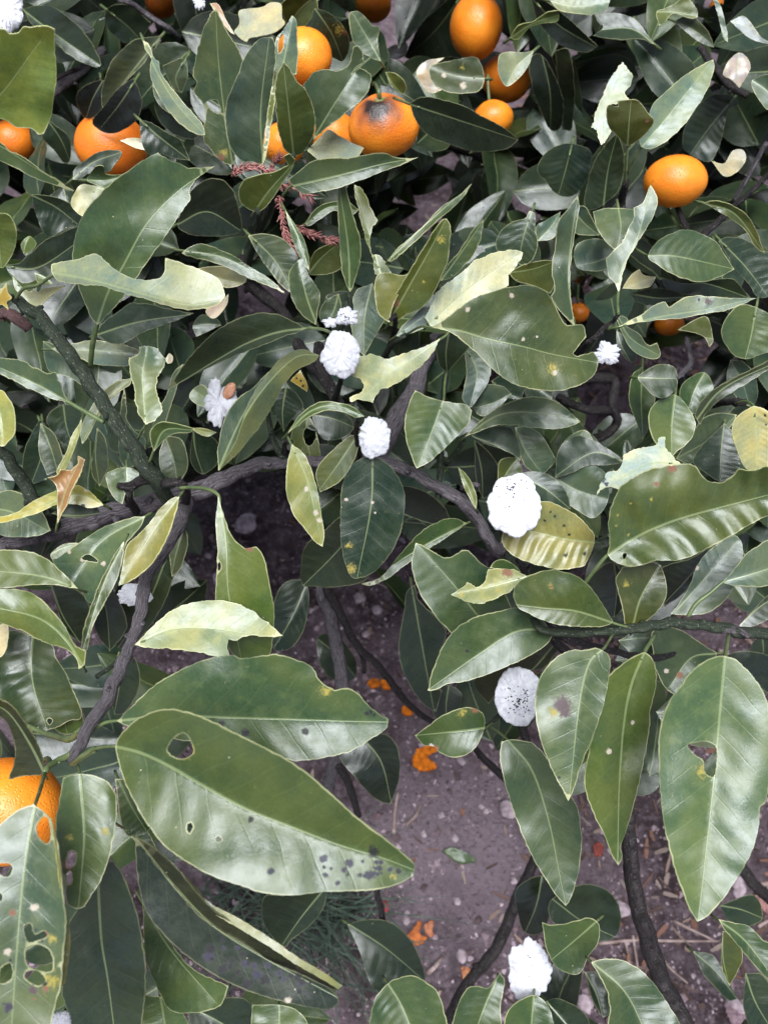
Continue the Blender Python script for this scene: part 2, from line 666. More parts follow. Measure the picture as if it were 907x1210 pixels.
def L(o, d, c, m=None, h=(), p=None, pd=None, x=(), under=False, sp=(), label=None, stalk=True, pr=None, name='leaf', **kw):
    """one leaf: outline, distance, colour, midrib, holes, stalk, extra folded flaps"""
    global NLEAF
    NLEAF += 1
    seed = NLEAF
    V, Fc, MI, A = [], [], [], {'tint': [], 'lc': [], 'lm': [], 'stain': []}
    oo = pts(o)
    mm = pts(m) if m else None
    tint = TINT[c] if isinstance(c, str) else c
    rs = random.Random(seed*13)
    jt = 1+rs.uniform(-0.08, 0.08)
    lum = sum(tint)/3
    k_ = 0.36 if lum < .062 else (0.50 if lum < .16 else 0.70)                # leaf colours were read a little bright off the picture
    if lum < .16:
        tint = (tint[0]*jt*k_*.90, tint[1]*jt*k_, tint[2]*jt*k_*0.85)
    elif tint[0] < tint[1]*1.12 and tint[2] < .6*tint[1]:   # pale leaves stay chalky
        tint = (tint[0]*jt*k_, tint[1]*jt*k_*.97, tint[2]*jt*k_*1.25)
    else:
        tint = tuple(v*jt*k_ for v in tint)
    if not isinstance(kw.get('g'), tuple):
        # tilt: degrees away from the attitude in which the blade mirrors the bright overhead sky
        off = kw['g'] if 'g' in kw else rs.uniform(-3, 30)
        view = 34-math.degrees(math.atan((oo[:, 1].mean()-PY)/F))
        kw['g'] = (rs.uniform(-0.22, 0.22), math.tan(math.radians(max(-40, min(38, (view+90-SUN_EL)/2+off-34)))))
    if 'b' not in kw:
        kw['b'] = rs.uniform(-.05, .09)
    if 'f' not in kw:
        kw['f'] = (rs.uniform(.1, .45), rs.uniform(.1, .45))
    S = LeafShape(oo, d, mm, seed=seed, **kw)
    SHAPES.append(S)
    blade(S, [pts(k) for k in h], tint, under, seed, V, Fc, MI, A, sp, .30 if lum < .062 else (.75 if lum < .16 else 1.0))
    for fl in x:
        fl = dict(fl)
        c2 = fl.pop('c')
        c2 = tuple(v*.5 for v in (TINT[c2] if isinstance(c2, str) else c2))
        S2 = LeafShape(pts(fl.pop('o')), fl.pop('d'), pts(fl.pop('m')) if 'm' in fl else None, seed=seed,
                       **{k: v for k, v in fl.items() if k != 'under'})
        blade(S2, [], TINT[c2] if isinstance(c2, str) else c2, fl.get('under', False), seed, V, Fc, MI, A, (), .1)
    me = mesh_from(name, np.vstack(V), Fc, [M_UP, M_LO, M_RIM], True, MI)
    attr_col(me, 'tint', np.vstack(A['tint']))
    attr_col(me, 'stain', np.vstack(A['stain']))
    attr_vec(me, 'lc', np.vstack(A['lc']))
    attr_vec(me, 'lm', np.vstack(A['lm']))
    ob = link(name, me)
    adopt(ob, tree)
    if label:
        ob['label'] = label
    if stalk and (p or m):
        b0, b1 = S.m[0], S.m[min(3, len(S.m)-1)]
        if p:
            pp = pts(p)
        else:
            dr = (b0-b1)/(np.linalg.norm(b0-b1)+1e-9)
            pp = np.array([b0, b0+dr*5, b0+dr*10])
        pp = np.vstack([[b1], pp])
        pp = resample(catmull(pp, 6), 4)
        zb = float(S.eval(np.array([b0]))[0][0])
        z1 = pd if pd else zb+0.014
        u = np.linspace(0, 1, len(pp))
        zz = zb+0.0002+(z1-zb)*u**1.4
        r = (pr if pr else 1.6)*d/F
        rad = r*(0.6+0.4*np.clip(u*3, 0, 1))
        tube_obj('leaf_stalk', ats(pp, zz), rad, M_STALK, ob, 7, 0.12, seed)
    return ob
# ------------------------------------------------------------------ the leaves the photograph shows
def scatter(n, x0, y0, x1, y1, w, r, kinds, seed):
    """n blotches strewn along a line with half-width w"""
    q = random.Random(seed)
    res = []
    for _ in range(n):
        t_ = q.random()
        res.append((x0+(x1-x0)*t_+q.uniform(-w, w), y0+(y1-y0)*t_+q.uniform(-w, w), r*q.uniform(.5, 1.3), q.choice(kinds)))
    return res


BR, DK, FL = 0.0, 34.0, 15.0      # tilt away from the sheen, degrees
# --- top left
L("0,34 12,40 22,39 27,32 40,32 55,31 65,35 65,55 67,85 64,115 60,140 52,158 45,160 38,152 20,150 0,140 -40,140 -62,95 -45,45", .37, (.20, .27, .035), m="-45,150 0,112 48,48", g=40.0, f=(.1, .1), rib=.3, label="bright yellow-green leaf with the light behind it")
L("28,10 45,6 62,8 80,20 95,33 108,50 117,68 120,77 112,79 95,73 78,62 66,50 50,40 36,27", .68, 'd', m="28,12 65,40 120,78", f=(.5, .5))
L("128,10 140,5 158,8 172,22 178,28 172,38 166,48 150,51 138,44 127,33 124,20", .75, 'b', m="127,12 150,30 166,47", g=DK)
L("190,42 176,44 160,47 145,58 132,72 125,90 120,110 121,131 128,124 140,108 155,90 170,75 176,65 185,55", .67, (.085, .095, .058), m="188,46 168,70 146,98 121,131", g=FL, under=True)
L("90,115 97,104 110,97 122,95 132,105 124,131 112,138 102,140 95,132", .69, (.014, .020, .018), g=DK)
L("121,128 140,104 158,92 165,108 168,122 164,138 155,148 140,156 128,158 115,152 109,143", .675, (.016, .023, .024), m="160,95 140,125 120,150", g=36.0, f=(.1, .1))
L("-30,150 0,168 12,178 30,187 50,202 72,215 88,226 80,224 60,217 40,210 20,199 5,192 -20,180", .6, 'g', m="-30,160 0,172 40,197 88,226", g=DK)
L("55,140 65,148 78,158 84,170 83,190 75,192 65,178 50,162", .66, 'd', g=DK)
L("86,212 88,200 100,190 115,180 130,177 143,178 143,185 135,195 128,203 105,205 95,212", .57, 'd', m="86,212 110,192 143,180")
L("103,213 108,203 115,196 123,197 125,205 135,207 147,206 148,212 138,218 125,222 110,217", .53, 'g', m="103,213 125,213 148,208", cup=.5)
L("90,225 97,218 110,219 122,222 126,228 112,240 100,255 90,250 84,240", .55, (.34, .36, .17), m="122,222 104,232 90,248", g=BR)
L("142,166 155,163 168,165 174,178 160,175 150,170", .56, 'c', g=BR)
L("165,141 180,146 200,158 213,165 220,178 225,190 205,187 190,182 175,182 168,170 166,155", .52, 'd', m="166,142 190,163 224,189", f=(.1, .4), g=26.0)
L("169,48 176,52 182,68 188,72 190,85 200,100 212,115 225,130 238,145 243,160 232,158 215,148 200,132 188,113 180,96 177,80 180,70 172,58", .55, (.17, .22, .17), m="170,49 184,82 208,122 241,158", g=(.3, -.5), f=(.2, .2))  # pale tint has the glossy sheen coloured in
L("180,96 190,112 203,130 205,137 190,126 182,112", .56, 's')
L("192,78 210,70 220,68 222,90 215,110 205,105 198,92", .66, 'u', m="220,69 208,90 212,108")
L("182,112 200,128 222,142 236,160 225,165 205,158 190,145 183,128", .58, 'd', g=DK)
# --- left, big blades
L("187,180 200,188 210,192 227,198 255,196 236,208 224,224 225,235 215,250 200,272 190,288 175,308 160,330 145,352 125,375 115,384 106,372 95,345 86,310 88,285 95,262 105,245 120,227 135,214 150,203 165,192 180,183",
  .44, (.095, .150, .058), m="115,383 128,345 145,315 175,262 215,222 255,197", p="115,383 110,405 107,433", pd=.478, pr=3.2, g=14.0, f=(.25, .1), rib=1.0, wave=1.0, nib=1.3)
L("61,312 80,308 95,305 110,300 117,302 127,310 140,321 160,329 180,331 190,327 195,318 195,304 207,308 227,315 255,328 267,347 262,356 245,364 225,366 200,362 180,356 160,350 140,345 120,338 100,337 85,335 68,333 62,325",
  .405, (.27, .32, .17), m="62,322 110,331 180,350 225,360 264,354", p="62,326 45,337 28,341 18,355", pd=.46, pr=2.2, g=-4.0, f=(-.05, -.9), rib=.4, label="pale leaf with a deep round bite in its upper edge", nib=1.6)
L("41,322 52,326 60,332 63,336 52,336 44,333", .43, 'O', g=BR, rib=.1)
L("5,313 20,312 35,300 55,283 75,275 92,267 96,285 92,305 80,318 62,325 45,330 28,335 15,325", .5, 'd', m="5,314 45,316 94,285", f=(.15, .55), g=28.0)
L("15,325 25,338 35,345 40,342 45,345 52,341 78,337 60,350 45,365 35,372 28,355 18,340", .52, (.38, .41, .22), m="16,328 35,355 76,338", g=BR)
L("0,252 10,254 18,265 20,280 16,298 8,312 0,316 -20,300 -22,270 -10,255", .44, (.17, .21, .045), m="-10,255 -2,285 2,315", g=DK)
L("37,230 60,232 82,240 95,255 92,265 75,272 60,280 50,272 42,250", .58, 'd', g=DK)
L("25,288 35,279 43,287 38,296 28,300", .58, 'O')
L("117,388 125,378 140,368 155,358 180,360 205,366 229,370 210,378 190,385 170,392 150,404 140,407 125,403 115,395", .52, 'b', m="116,395 165,380 228,371", g=18.0, f=(.1, .4))
L("60,412 75,408 90,405 110,402 130,404 150,408 166,415 160,425 150,432 130,432 110,430 95,424 80,422", .55, (.17, .22, .13), m="60,413 110,414 165,418", g=BR, rib=.9)
L("51,403 60,405 75,415 95,430 105,445 112,460 100,457 80,445 60,440 53,425", .57, 's', g=FL)
L("172,502 165,490 160,475 158,455 155,440 152,422 165,418 165,410 175,408 185,412 192,420 197,425 193,435 187,445 185,455 185,465 190,475 192,485 185,495", .455, (.16, .22, .10), m="172,502 170,470 168,445 174,412", p="172,502 167,510 163,519", pd=.47, rib=1.0, wave=1.2, label="small leaf chewed ragged along both sides", nib=2.6)
L("196,424 200,417 204,421 203,428 198,430", .452, 'q', g=BR)
L("198,461 210,442 222,425 240,405 260,388 285,375 310,370 330,372 350,382 363,388 350,393 335,398 315,406 295,414 270,424 245,435 227,445 210,454", .46, (.055, .085, .035), m="363,388 330,392 295,404 260,423 198,461", p="363,388 380,389 393,394", pd=.48, pr=2, f=(-.2, .5), g=22.0, rib=.8)
L("258,556 257,540 258,525 262,505 270,485 282,470 300,457 318,438 310,460 298,478 290,498 284,520 273,540", .47, (.075, .115, .085), m="258,556 285,495 318,438", g=(-.4, -.3), f=(0, 0), stalk=False,
  x=[dict(o="312,446 330,425 345,415 360,413 378,420 370,428 350,438 335,455 325,475 310,500 290,525 275,542 259,555 275,528 285,505 292,480 303,458", d=.465, c=(.135, .165, .07), m="259,555 298,478 345,425 377,419", g=(.5, -.1), f=(-.2, -.4), under=True)],
  label="leaf rolled lengthwise with its olive underside outward")
L("412,427 420,421 432,420 440,418 455,424 470,420 485,415 500,410 520,400 512,415 500,430 485,442 470,452 458,458 450,460 440,475 425,472 414,475 413,470 428,463 430,455 425,448 412,443", .49, (.36, .37, .14), m="520,401 490,422 465,438 425,472", p="520,401 526,397 532,390", pd=.51, g=(.1, -.25), f=(.1, .2), label="pale yellow leaf tip eaten away beside the white egg mass", nib=1.8)
L("440,540 425,542 412,555 404,575 402,600 402,630 405,655 412,678 420,684 435,680 450,668 465,648 474,625 478,600 477,580 468,560 455,546", .5, (.034, .070, .042), m="440,540 438,600 422,682", f=(.25, .1), g=20.0, sp=[(412, 645, 4, 'y'), (415, 672, 6, 'y'), (409, 590, 2.2, 'w'), (440, 594, 1.8, 'w'), (443, 606, 1.4, 'w')])
L("425,690 450,682 475,652 500,627 530,612 552,618 520,640 490,660 460,682 438,692", .54, 'g', m="552,618 500,645 430,690", g=FL)
L("357,690 356,660 365,640 385,625 402,610 420,600 440,640 436,680 420,690 395,694 370,693", .55, (.040, .060, .025), m="432,612 395,655 358,692", g=DK)
L("345,525 358,535 368,555 375,580 380,610 383,630 381,646 372,640 360,625 348,610 340,590 338,570 340,545", .48, (.20, .23, .055), m="344,525 362,565 372,605 381,645", g=(.25, .05), sp=[(362, 578, 3, 'w'), (373, 606, 3.5, 'w'), (377, 615, 3, 'w')])
L("425,512 423,530 415,550 400,570 378,582 373,560 380,545 395,530 410,517", .53, (.13, .15, .055), m="424,512 402,545 376,581", under=True, g=FL)
L("345,510 350,500 362,492 370,500 376,520 378,545 370,552 360,545 345,525", .545, 'o', h=["359,510 366,502 372,506 373,518 366,527 360,522"])
L("340,512 348,498 360,485 378,475 395,475 415,480 431,492 420,493 405,487 385,485 365,493 352,503", .49, 'g', m="340,512 365,487 395,479 430,492", g=BR, cup=.3)
L("338,458 350,465 358,480 345,495 335,510 330,500 318,480 325,465", .54, 'd')
L("370,490 390,484 410,490 418,505 405,517 385,520 375,510", .56, 'b')
L("343,450 355,437 363,455 363,463", .53, (.5, .33, .04), sp=[(355, 450, 1.2, 'k'), (358, 456, 1.2, 'k'), (351, 447, 1, 'k')])
L("490,461 498,465 512,471 530,475 550,478 557,485 553,500 540,515 525,530 508,545 492,554 486,540 480,520 478,500 482,480", .5, (.10, .145, .06), m="524,472 508,515 493,553", p="524,472 525,455 527,440", pd=.53, f=(.15, .3), g=9.0)
L("548,517 560,505 575,490 595,478 620,470 645,470 665,480 686,498 670,505 650,507 625,505 605,502 585,503 570,508", .52, (.12, .165, .09), m="548,517 590,490 640,488 686,498", g=5.0)
L("556,515 570,507 590,503 605,508 613,525 615,545 605,537 590,530 575,525", .545, 'b', g=BR)
L("608,505 625,505 640,515 652,535 655,545 640,560 625,555 615,540", .56, 's', g=8.0)
L("660,530 680,515 700,520 725,535 737,546 715,550 695,550 672,560 655,565", .555, 'b', m="737,546 700,535 657,562", g=(0, -.3))
L("655,565 690,548 715,560 718,590 702,612 680,602 660,585", .56, 's', g=10.0)
L("610,560 630,557 650,562 668,580 674,602 650,595 630,590", .53, 'b', g=BR)
L("640,560 655,545 668,520 690,508 702,528 695,560 682,575", .575, 's')
# --- centre
L("510,387 525,378 540,365 560,352 585,343 610,338 630,338 645,345 655,360 662,375 670,385 685,383 690,385 692,398 684,408 676,418 682,421 700,415 707,425 703,440 690,452 670,460 645,462 620,458 600,450 580,435 560,415 545,402 530,392",
  .46, (.105, .135, .048), m="510,387 540,390 575,400 620,410 650,418 703,428", p="510,387 496,386 480,395", pd=.5, g=18.0, f=(.05, .45), rib=.8, wave=1.0,
  sp=[(552, 366, 3, 'w'), (604, 349, 3, 'w'), (618, 401, 2.4, 'w'), (653, 436, 7, 'y'), (655, 440, 3.5, 'w'), (634, 398, 1.6, 'w')], label="broad leaf with pale spots and a notch bitten from its tip")
L("516,345 530,333 550,318 560,308 575,302 590,297 605,295 617,298 613,310 600,325 601,337 580,346 560,354 540,366 525,378 510,387 502,376 510,358", .5, (.40, .43, .32), m="508,382 555,340 616,298", g=3.0, f=(.1, .1), rib=.7, label="whitish leaf, sheen in its colour, behind the broad spotted leaf", nib=1.7)  # whitish tint puts the sky sheen into the colour
L("468,397 475,385 490,372 500,363 516,366 515,375 505,385 490,392 475,397", .505, (.20, .25, .25), m="468,397 492,380 515,366", g=BR)
L("488,364 505,350 532,347 520,358 505,364", .515, (.2, .25, .24), g=BR)
L("457,378 462,360 475,335 490,310 505,285 520,262 527,258 532,268 531,290 528,310 520,330 510,350 500,362 485,370 470,378 462,381", .485, (.11, .13, .022), m="460,380 485,335 505,300 527,259", g=32.0, sp=[(466, 358, 4, 'b'), (500, 333, 2, 'y'), (521, 283, 5, 'y')])
L("443,352 444,328 455,322 475,325 487,321 472,345 463,365 460,381 448,372", .49, (.20, .20, .06), g=(0, -.2))
L("418,218 428,225 438,245 445,260 440,270 437,285 440,300 450,303 455,310 462,322 450,327 443,324 440,307 433,285 425,255 420,235", .51, 'O', m="450,326 436,275 419,219", g=BR, nib=1.8)
L("399,215 407,220 413,238 420,265 426,285 425,310 418,335 413,346 405,325 402,300 400,270 399,240", .5, 'g', m="413,346 411,290 400,216", g=26.0)
L("341,325 345,315 355,305 358,306 365,325 375,340 378,350 375,370 373,384 360,375 348,360 343,345", .47, (.09, .12, .05), m="374,383 362,350 352,308", g=FL)
L("293,278 310,276 330,280 345,292 353,308 345,318 342,330 345,347 330,335 315,315 302,295", .5, (.08, .105, .06), m="295,278 325,308 345,345", g=FL)
L("337,248 348,265 358,280 364,300 365,320 355,305 348,290 342,270", .485, 'g', m="337,249 352,280 365,318")
# --- top centre
L("233,97 228,88 232,65 240,35 250,15 256,10 262,25 270,40 280,55 287,73 283,90 275,105 270,118 266,135 267,150 270,165 279,187 274,196 262,190 250,178 241,165 241,150 243,136 241,124 228,108", .55, (.095, .13, .055), m="275,195 266,140 258,70 255,12",
  h=["244,121 252,118 258,121 260,134 251,131"], g=20.0, f=(.15, .15), sp=[(260, 187, 4, 'b'), (265, 180, 5, 'y')], label="upright leaf with a hole chewed beside its midrib", nib=1.5)
L("310,198 300,192 285,190 273,175 267,155 267,135 268,120 275,102 282,85 290,65 300,52 308,45 322,43 326,60 324,85 322,105 318,125 314,150 311,175", .52, (.055, .088, .058), m="311,198 308,130 318,45", g=20.0, f=(.15, -.3), rib=.8)
L("310,198 313,160 319,115 325,80 327,95 324,125 320,150 316,178", .519, 'O', g=(-.5, 0))
L("325,88 325,50 335,35 345,18 350,25 351,45 352,65 350,88 343,87 336,78 330,97", .54, (.12, .17, .135), m="330,95 338,60 346,20", h=["329,63 330,45 335,41 334,56"], g=(0, -.2))
L("345,184 335,175 328,150 326,125 325,100 330,82 335,74 342,80 350,95 360,105 368,120 372,138 371,155 365,170 355,182", .5, (.105, .14, .035), m="347,184 341,130 335,77", g=34.0, f=(.1, .1))
L("370,165 372,150 370,130 358,100 372,85 388,82 400,83 412,75 417,55 422,53 427,60 430,75 420,80 415,88 425,80 438,88 437,100 430,115 415,128 400,140 385,152", .53, (.065, .10, .045), m="370,164 398,118 419,86", f=(.1, .5), g=20.0, nib=1.5)
L("277,38 283,28 282,13 295,10 310,8 320,3 332,5 333,20 336,28 325,38 310,42 295,45 290,49", .6, (.60, .55, .38), g=BR, under=True, label="dry cream leaf turned over behind the upright leaves")
L("248,4 258,5 268,25 278,41 271,37 258,20", .56, (.40, .24, .22), g=BR)
L("333,5 350,-5 372,-5 375,20 365,35 350,34 340,30", .66, 'o', g=DK)
L("372,10 388,15 400,25 410,38 413,55 405,72 390,66 380,58 370,48 360,35 368,20", .64, 'd', g=38.0, sp=[(402, 35, 7, 'y'), (408, 38, 3, 'b')])
L("412,18 420,13 430,18 440,30 448,32 446,50 450,73 438,68 425,60 416,45", .6, (.11, .15, .075), m="450,73 434,45 416,15")
L("363,178 375,165 388,153 400,160 415,168 430,175 420,187 400,186 380,190", .56, (.32, .35, .25), m="363,178 395,172 428,175", g=BR, under=True, sp=[(379, 163, 2.2, 'w'), (415, 169, 2.2, 'w')])
L("340,214 355,200 370,190 390,187 410,187 430,183 452,181 470,187 495,186 480,193 460,200 440,208 420,215 400,222 380,226 360,229 350,223", .48, (.075, .11, .04), m="344,220 400,207 450,194 495,186", p="344,220 338,226 333,232", pd=.5, f=(.1, .3), g=20.0)
L("282,225 290,212 305,207 325,203 340,195 335,185 342,182 349,188 345,200 335,215 322,235 310,248 298,249 285,240", .5, (.10, .13, .03), m="302,248 318,225 345,195", g=36.0)
L("210,265 222,232 240,214 260,212 275,225 283,250 285,272 265,279 240,279 222,276", .56, (.028, .045, .024), m="210,265 245,250 284,272", g=27.0)
L("227,290 240,288 260,295 280,305 300,318 320,330 336,346 315,337 290,327 265,315 245,308 227,304 214,299", .5, 'g', m="214,296 260,303 300,322 335,345", f=(.1, .5), g=(0, .1))
L("233,317 250,315 275,315 290,325 288,335 270,340 255,335 245,327", .55, (.22, .23, .11), g=FL)
L("243,368 250,360 262,355 270,347 268,360 258,373 250,376", .53, 'q', g=BR)
L("238,372 255,376 262,384 245,392 232,398 228,385", .55, 'u')
L("365,322 370,300 385,290 400,288 406,310 395,322 375,325", .54, 'o', g=DK)
L("360,264 375,245 395,238 410,238 424,248 415,254 395,249 380,258 365,267", .53, 'g', m="360,265 390,244 422,249")
L("377,372 385,355 400,347 403,365 395,382 385,385", .53, 'u')
L("420,345 440,335 447,360 455,375 440,402 430,422 420,407 414,380", .545, 's', g=6.0)
L("385,350 412,345 418,370 410,400 395,395 388,375", .56, 'b')
L("547,408 560,413 578,430 577,450 565,470 556,482 546,470 551,440", .55, (.12, .165, .15), m="550,410 563,440 555,480", g=4.0)
L("560,457 590,455 604,465 590,480 570,492 560,482", .56, (.13, .17, .12), g=4.0)
L("580,450 600,440 618,455 616,472 600,470 585,460", .57, 'b')
L("618,452 650,456 652,472 625,474", .57, 'd')
L("515,400 530,393 547,400 557,408 540,427 528,440 518,430", .54, 'd', g=DK)
L("541,552 550,560 560,577 563,592 562,602 555,590 547,573", .51, 'O', m="562,602 554,578 542,553", p="562,602 563,604 564,606", pd=.525)
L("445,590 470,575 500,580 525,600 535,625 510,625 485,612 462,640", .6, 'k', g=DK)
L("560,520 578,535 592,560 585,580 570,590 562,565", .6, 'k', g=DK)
L("590,545 612,540 616,560 600,575 588,580", .56, 'o')
# --- top right
L("484,122 495,116 510,115 530,120 550,126 570,138 590,148 605,158 612,165 600,175 580,179 555,178 535,172 515,165 500,155 490,140", .58, (.030, .050, .024), m="484,123 530,138 611,165", p="484,123 474,119 465,116", pd=.6, f=(.2, .1), g=42.0, rib=.2, wave=.3)
L("478,68 485,50 497,28 515,12 535,-5 548,-5 540,20 540,45 548,68 530,67 515,70 495,72", .90, (.032, .052, .028), m="545,-5 515,35 480,68", g=DK)
L("507,80 520,74 540,70 560,67 568,75 572,92 568,105 555,110 535,110 520,105 510,97", .62, (.070, .090, .030), m="571,93 540,90 508,80", g=(0, .1), sp=[(524, 89, 3, 'w'), (547, 101, 4, 'w'), (546, 80, 3, 'y')])
L("590,65 600,61 615,62 630,60 625,75 615,90 600,102 592,95 588,80", .61, (.19, .23, .15), m="629,61 610,78 598,101", g=BR)  # pale colour stands in for sheen on the blade
L("492,85 503,72 525,68 510,80 508,90 515,98 523,106 510,110 500,103", .7, (.48, .39, .32), g=BR)
L("455,85 465,86 475,93 480,105 475,111 462,101", .6, 'O')
L("602,45 612,30 630,25 645,15 660,12 658,25 640,28 625,33 612,46", .65, 'O', m="603,45 628,28 659,18")
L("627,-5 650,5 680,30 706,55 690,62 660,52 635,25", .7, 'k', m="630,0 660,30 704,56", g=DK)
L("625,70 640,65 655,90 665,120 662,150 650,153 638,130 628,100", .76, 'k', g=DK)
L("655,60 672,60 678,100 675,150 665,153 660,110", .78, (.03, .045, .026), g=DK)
L("645,-5 722,-5 716,10 700,17 680,16 660,12", .6, (.19, .24, .15), m="645,0 680,8 720,2", g=BR, rib=1.0)
L("700,42 712,32 705,18 725,15 745,20 757,30 765,42 774,53 755,46 735,47 715,45", .63, 'b', m="773,53 745,34 702,36", f=(.6, .3), g=(0, -.2))
L("710,171 705,155 698,150 705,130 713,110 722,90 735,73 740,80 748,88 745,100 738,110 742,118 730,122 718,124 717,140 722,155 715,166", .585, (.28, .34, .26), m="711,170 714,130 738,76", g=2.0, f=(.1, .1), rib=.8, nib=2.0)
L("757,174 755,160 765,140 772,122 790,105 810,88 830,76 842,70 843,80 838,98 830,115 815,138 800,155 785,168 770,176", .575, (.20, .265, .185), m="757,174 790,135 841,71", p="757,174 749,188 741,205", pd=.6, g=6.0, f=(.2, .2), rib=1.1, label="pale leaf slanting above the lone mandarin")
L("741,172 730,162 720,152 716,138 718,125 730,126 729,119 745,118 755,120 765,133 772,142 768,152 755,165", .54, (.095, .10, .014), m="741,171 743,140 745,120", p="741,171 740,190 738,215", pd=.58, g=40.0, f=(.1, .1), sp=[(764, 143, 1.8, 'b')], label="small olive leaf with a squared-off chewed tip")
L("806,162 810,148 820,130 835,115 855,111 868,115 872,125 860,130 855,150 850,170 840,190 825,188 808,177", .76, (.040, .072, .052), m="868,114 838,150 815,182", g=26.0, rib=.9)
L("690,243 695,210 705,185 720,165 728,158 735,175 737,200 730,225 715,240 700,248", .6, (.042, .072, .03), m="712,246 718,200 728,160", rib=.9, g=30.0)
L("634,200 645,180 665,170 685,172 698,180 695,205 685,225 670,233 655,228 645,215", .63, 'b', m="675,172 668,200 660,228", rib=.8, g=27.0)
L("840,190 855,193 865,178 878,178 880,190 870,203 855,208", .64, (.44, .40, .22), g=BR)
L("854,85 860,72 872,62 882,68 886,80 880,92 873,104 865,95 855,90", .64, 'q', g=BR, wave=2, label="dead pinkish-white curled leaf")
L("775,14 785,10 795,5 810,-3 822,10 824,20 815,22 795,16 785,26 778,31", .62, (.15, .18, .06), g=BR)
L("795,25 815,18 830,30 840,45 843,56 830,52 815,42", .63, 'u', m="796,25 820,36 843,55")
L("888,95 907,88 925,95 925,128 907,130 898,120 890,108", .6, 's')
L("840,-5 850,5 858,35 859,50 853,42 847,15", .61, 's')
L("862,25 880,20 900,45 920,52 907,52 885,45", .66, (.2, .22, .24), g=BR)
L("700,250 715,246 735,246 752,248 747,262 737,280 727,297 715,285 705,270", .525, (.125, .165, .10), m="730,246 733,270 727,296", g=(0, -.3))
L("730,345 726,335 718,325 716,305 725,295 735,285 742,270 748,258 748,245 760,238 765,225 768,218 774,228 776,240 770,258 760,275 750,292 742,305 735,325 732,342", .49, (.15, .20, .155), m="730,345 736,315 753,280 769,220", p="730,345 729,358 730,372", pd=.5, pr=2, f=(-.3, .3), g=5.0, wave=1.4)
L("765,303 775,287 790,277 808,271 825,275 845,285 855,300 867,318 850,327 830,333 810,330 790,322 775,312", .53, (.095, .14, .07), m="765,302 800,303 867,318", p="765,302 757,298 750,294", pd=.55, f=(.1, .4), g=10.0, rib=.9)
L("728,387 745,378 760,370 770,362 785,356 790,363 795,360 805,353 820,349 835,350 860,352 894,352 880,358 860,366 835,370 810,375 780,378 755,381", .5, (.165, .22, .175), m="728,387 780,374 830,366 893,352", p="728,387 722,388 716,390", pd=.51, f=(.1, .3), g=6.0, sp=[(836, 356, 3.2, 'm'), (825, 354, 1.5, 'v')])
L("873,360 890,362 907,370 925,385 920,410 895,420 880,424 865,418 853,400 853,385 862,370", .55, (.10, .145, .055), m="893,362 887,395 880,423", g=FL, rib=.9)
L("727,375 735,373 742,378 740,385 755,395 765,408 776,405 780,418 775,424 760,422 745,412 735,395", .515, (.145, .19, .14), m="729,374 745,400 778,420", p="729,374 724,380 718,388", pd=.51)
L("728,390 740,400 752,420 745,428 735,420 728,405", .535, 'b')
L("735,341 745,325 755,318 760,325 775,327 768,338 755,341", .55, (.42, .42, .24), g=BR)
L("745,347 770,341 790,342 810,351 790,357 770,361 750,356", .56, 'd', g=DK)
L("676,238 682,231 684,245 680,270 675,300 673,330 675,360 679,386 668,375 657,362 650,350 655,342 652,325 652,310 655,295 657,275 660,260 668,250", .515, (.075, .115, .075), m="679,386 671,330 675,280 682,233", f=(.35, .1), wave=1.6)
L("634,285 633,268 645,260 662,250 657,275 650,283", .57, 's', g=BR)
L("585,292 590,275 605,262 620,258 625,249 632,253 632,270 635,290 630,305 620,314 610,311 595,302", .57, (.065, .10, .06), m="628,250 618,280 612,311", g=FL, rib=.8)
L("520,332 530,312 540,300 550,285 560,270 571,259 568,280 560,300 550,312 535,327", .56, (.09, .13, .065), m="521,331 545,298 571,260")
L("458,308 468,295 485,280 505,262 520,245 540,232 557,217 548,232 535,245 515,262 495,281 475,299 462,309", .5, (.10, .135, .06), m="458,308 502,266 556,218", p="458,308 455,314 452,320", pd=.52, f=(.1, .6), g=(.1, 0))
L("600,322 620,312 640,308 657,308 657,330 650,347 630,338 610,332", .58, 'o', g=DK)
L("680,290 700,282 715,285 727,300 716,318 695,320 680,314", .555, 's', g=6.0)
L("678,250 690,244 700,260 708,278 690,278 678,273", .57, 's')
L("830,240 845,237 865,243 882,255 892,270 898,285 904,301 890,290 880,272 865,260 845,248", .525, (.12, .135, .03), m="830,240 868,253 903,300", f=(.1, .5), g=DK)
L("848,285 860,280 880,283 900,295 915,305 915,345 895,351 885,337 870,320 858,302", .575, 'b', m="850,284 880,315 905,348", g=FL, rib=.8)
L("780,328 810,335 840,331 865,330 880,345 887,353 860,352 820,349 790,343", .56, 'd', g=DK)
L("800,390 820,378 835,375 842,400 838,410 828,396", .55, 'o')
L("753,446 765,436 780,430 795,433 800,445 798,460 785,470 772,468 762,458", .5, (.055, .085, .035), m="753,446 775,447 800,447", g=(0, -.15))
L("758,433 748,442 743,460 744,480 752,500 758,520 765,507 768,487 774,470 764,456 755,446", .535, 'g', m="758,434 757,475 759,518", g=(.3, .2))
L("795,466 808,475 820,495 821,505 815,520 800,533 790,539 775,525 768,510 766,490 775,475", .5, (.135, .18, .075), m="797,466 793,500 793,537", g=(.1, -.3), f=(.1, .4))
L("805,455 820,443 832,440 840,450 842,462 835,475 825,488 812,486 803,470", .545, 'g')
L("820,492 825,478 840,462 860,450 880,440 907,426 925,418 925,430 907,437 890,448 870,460 850,473 835,487 826,502", .5, (.058, .08, .034), m="822,496 855,458 925,424", f=(.1, .5), g=DK)
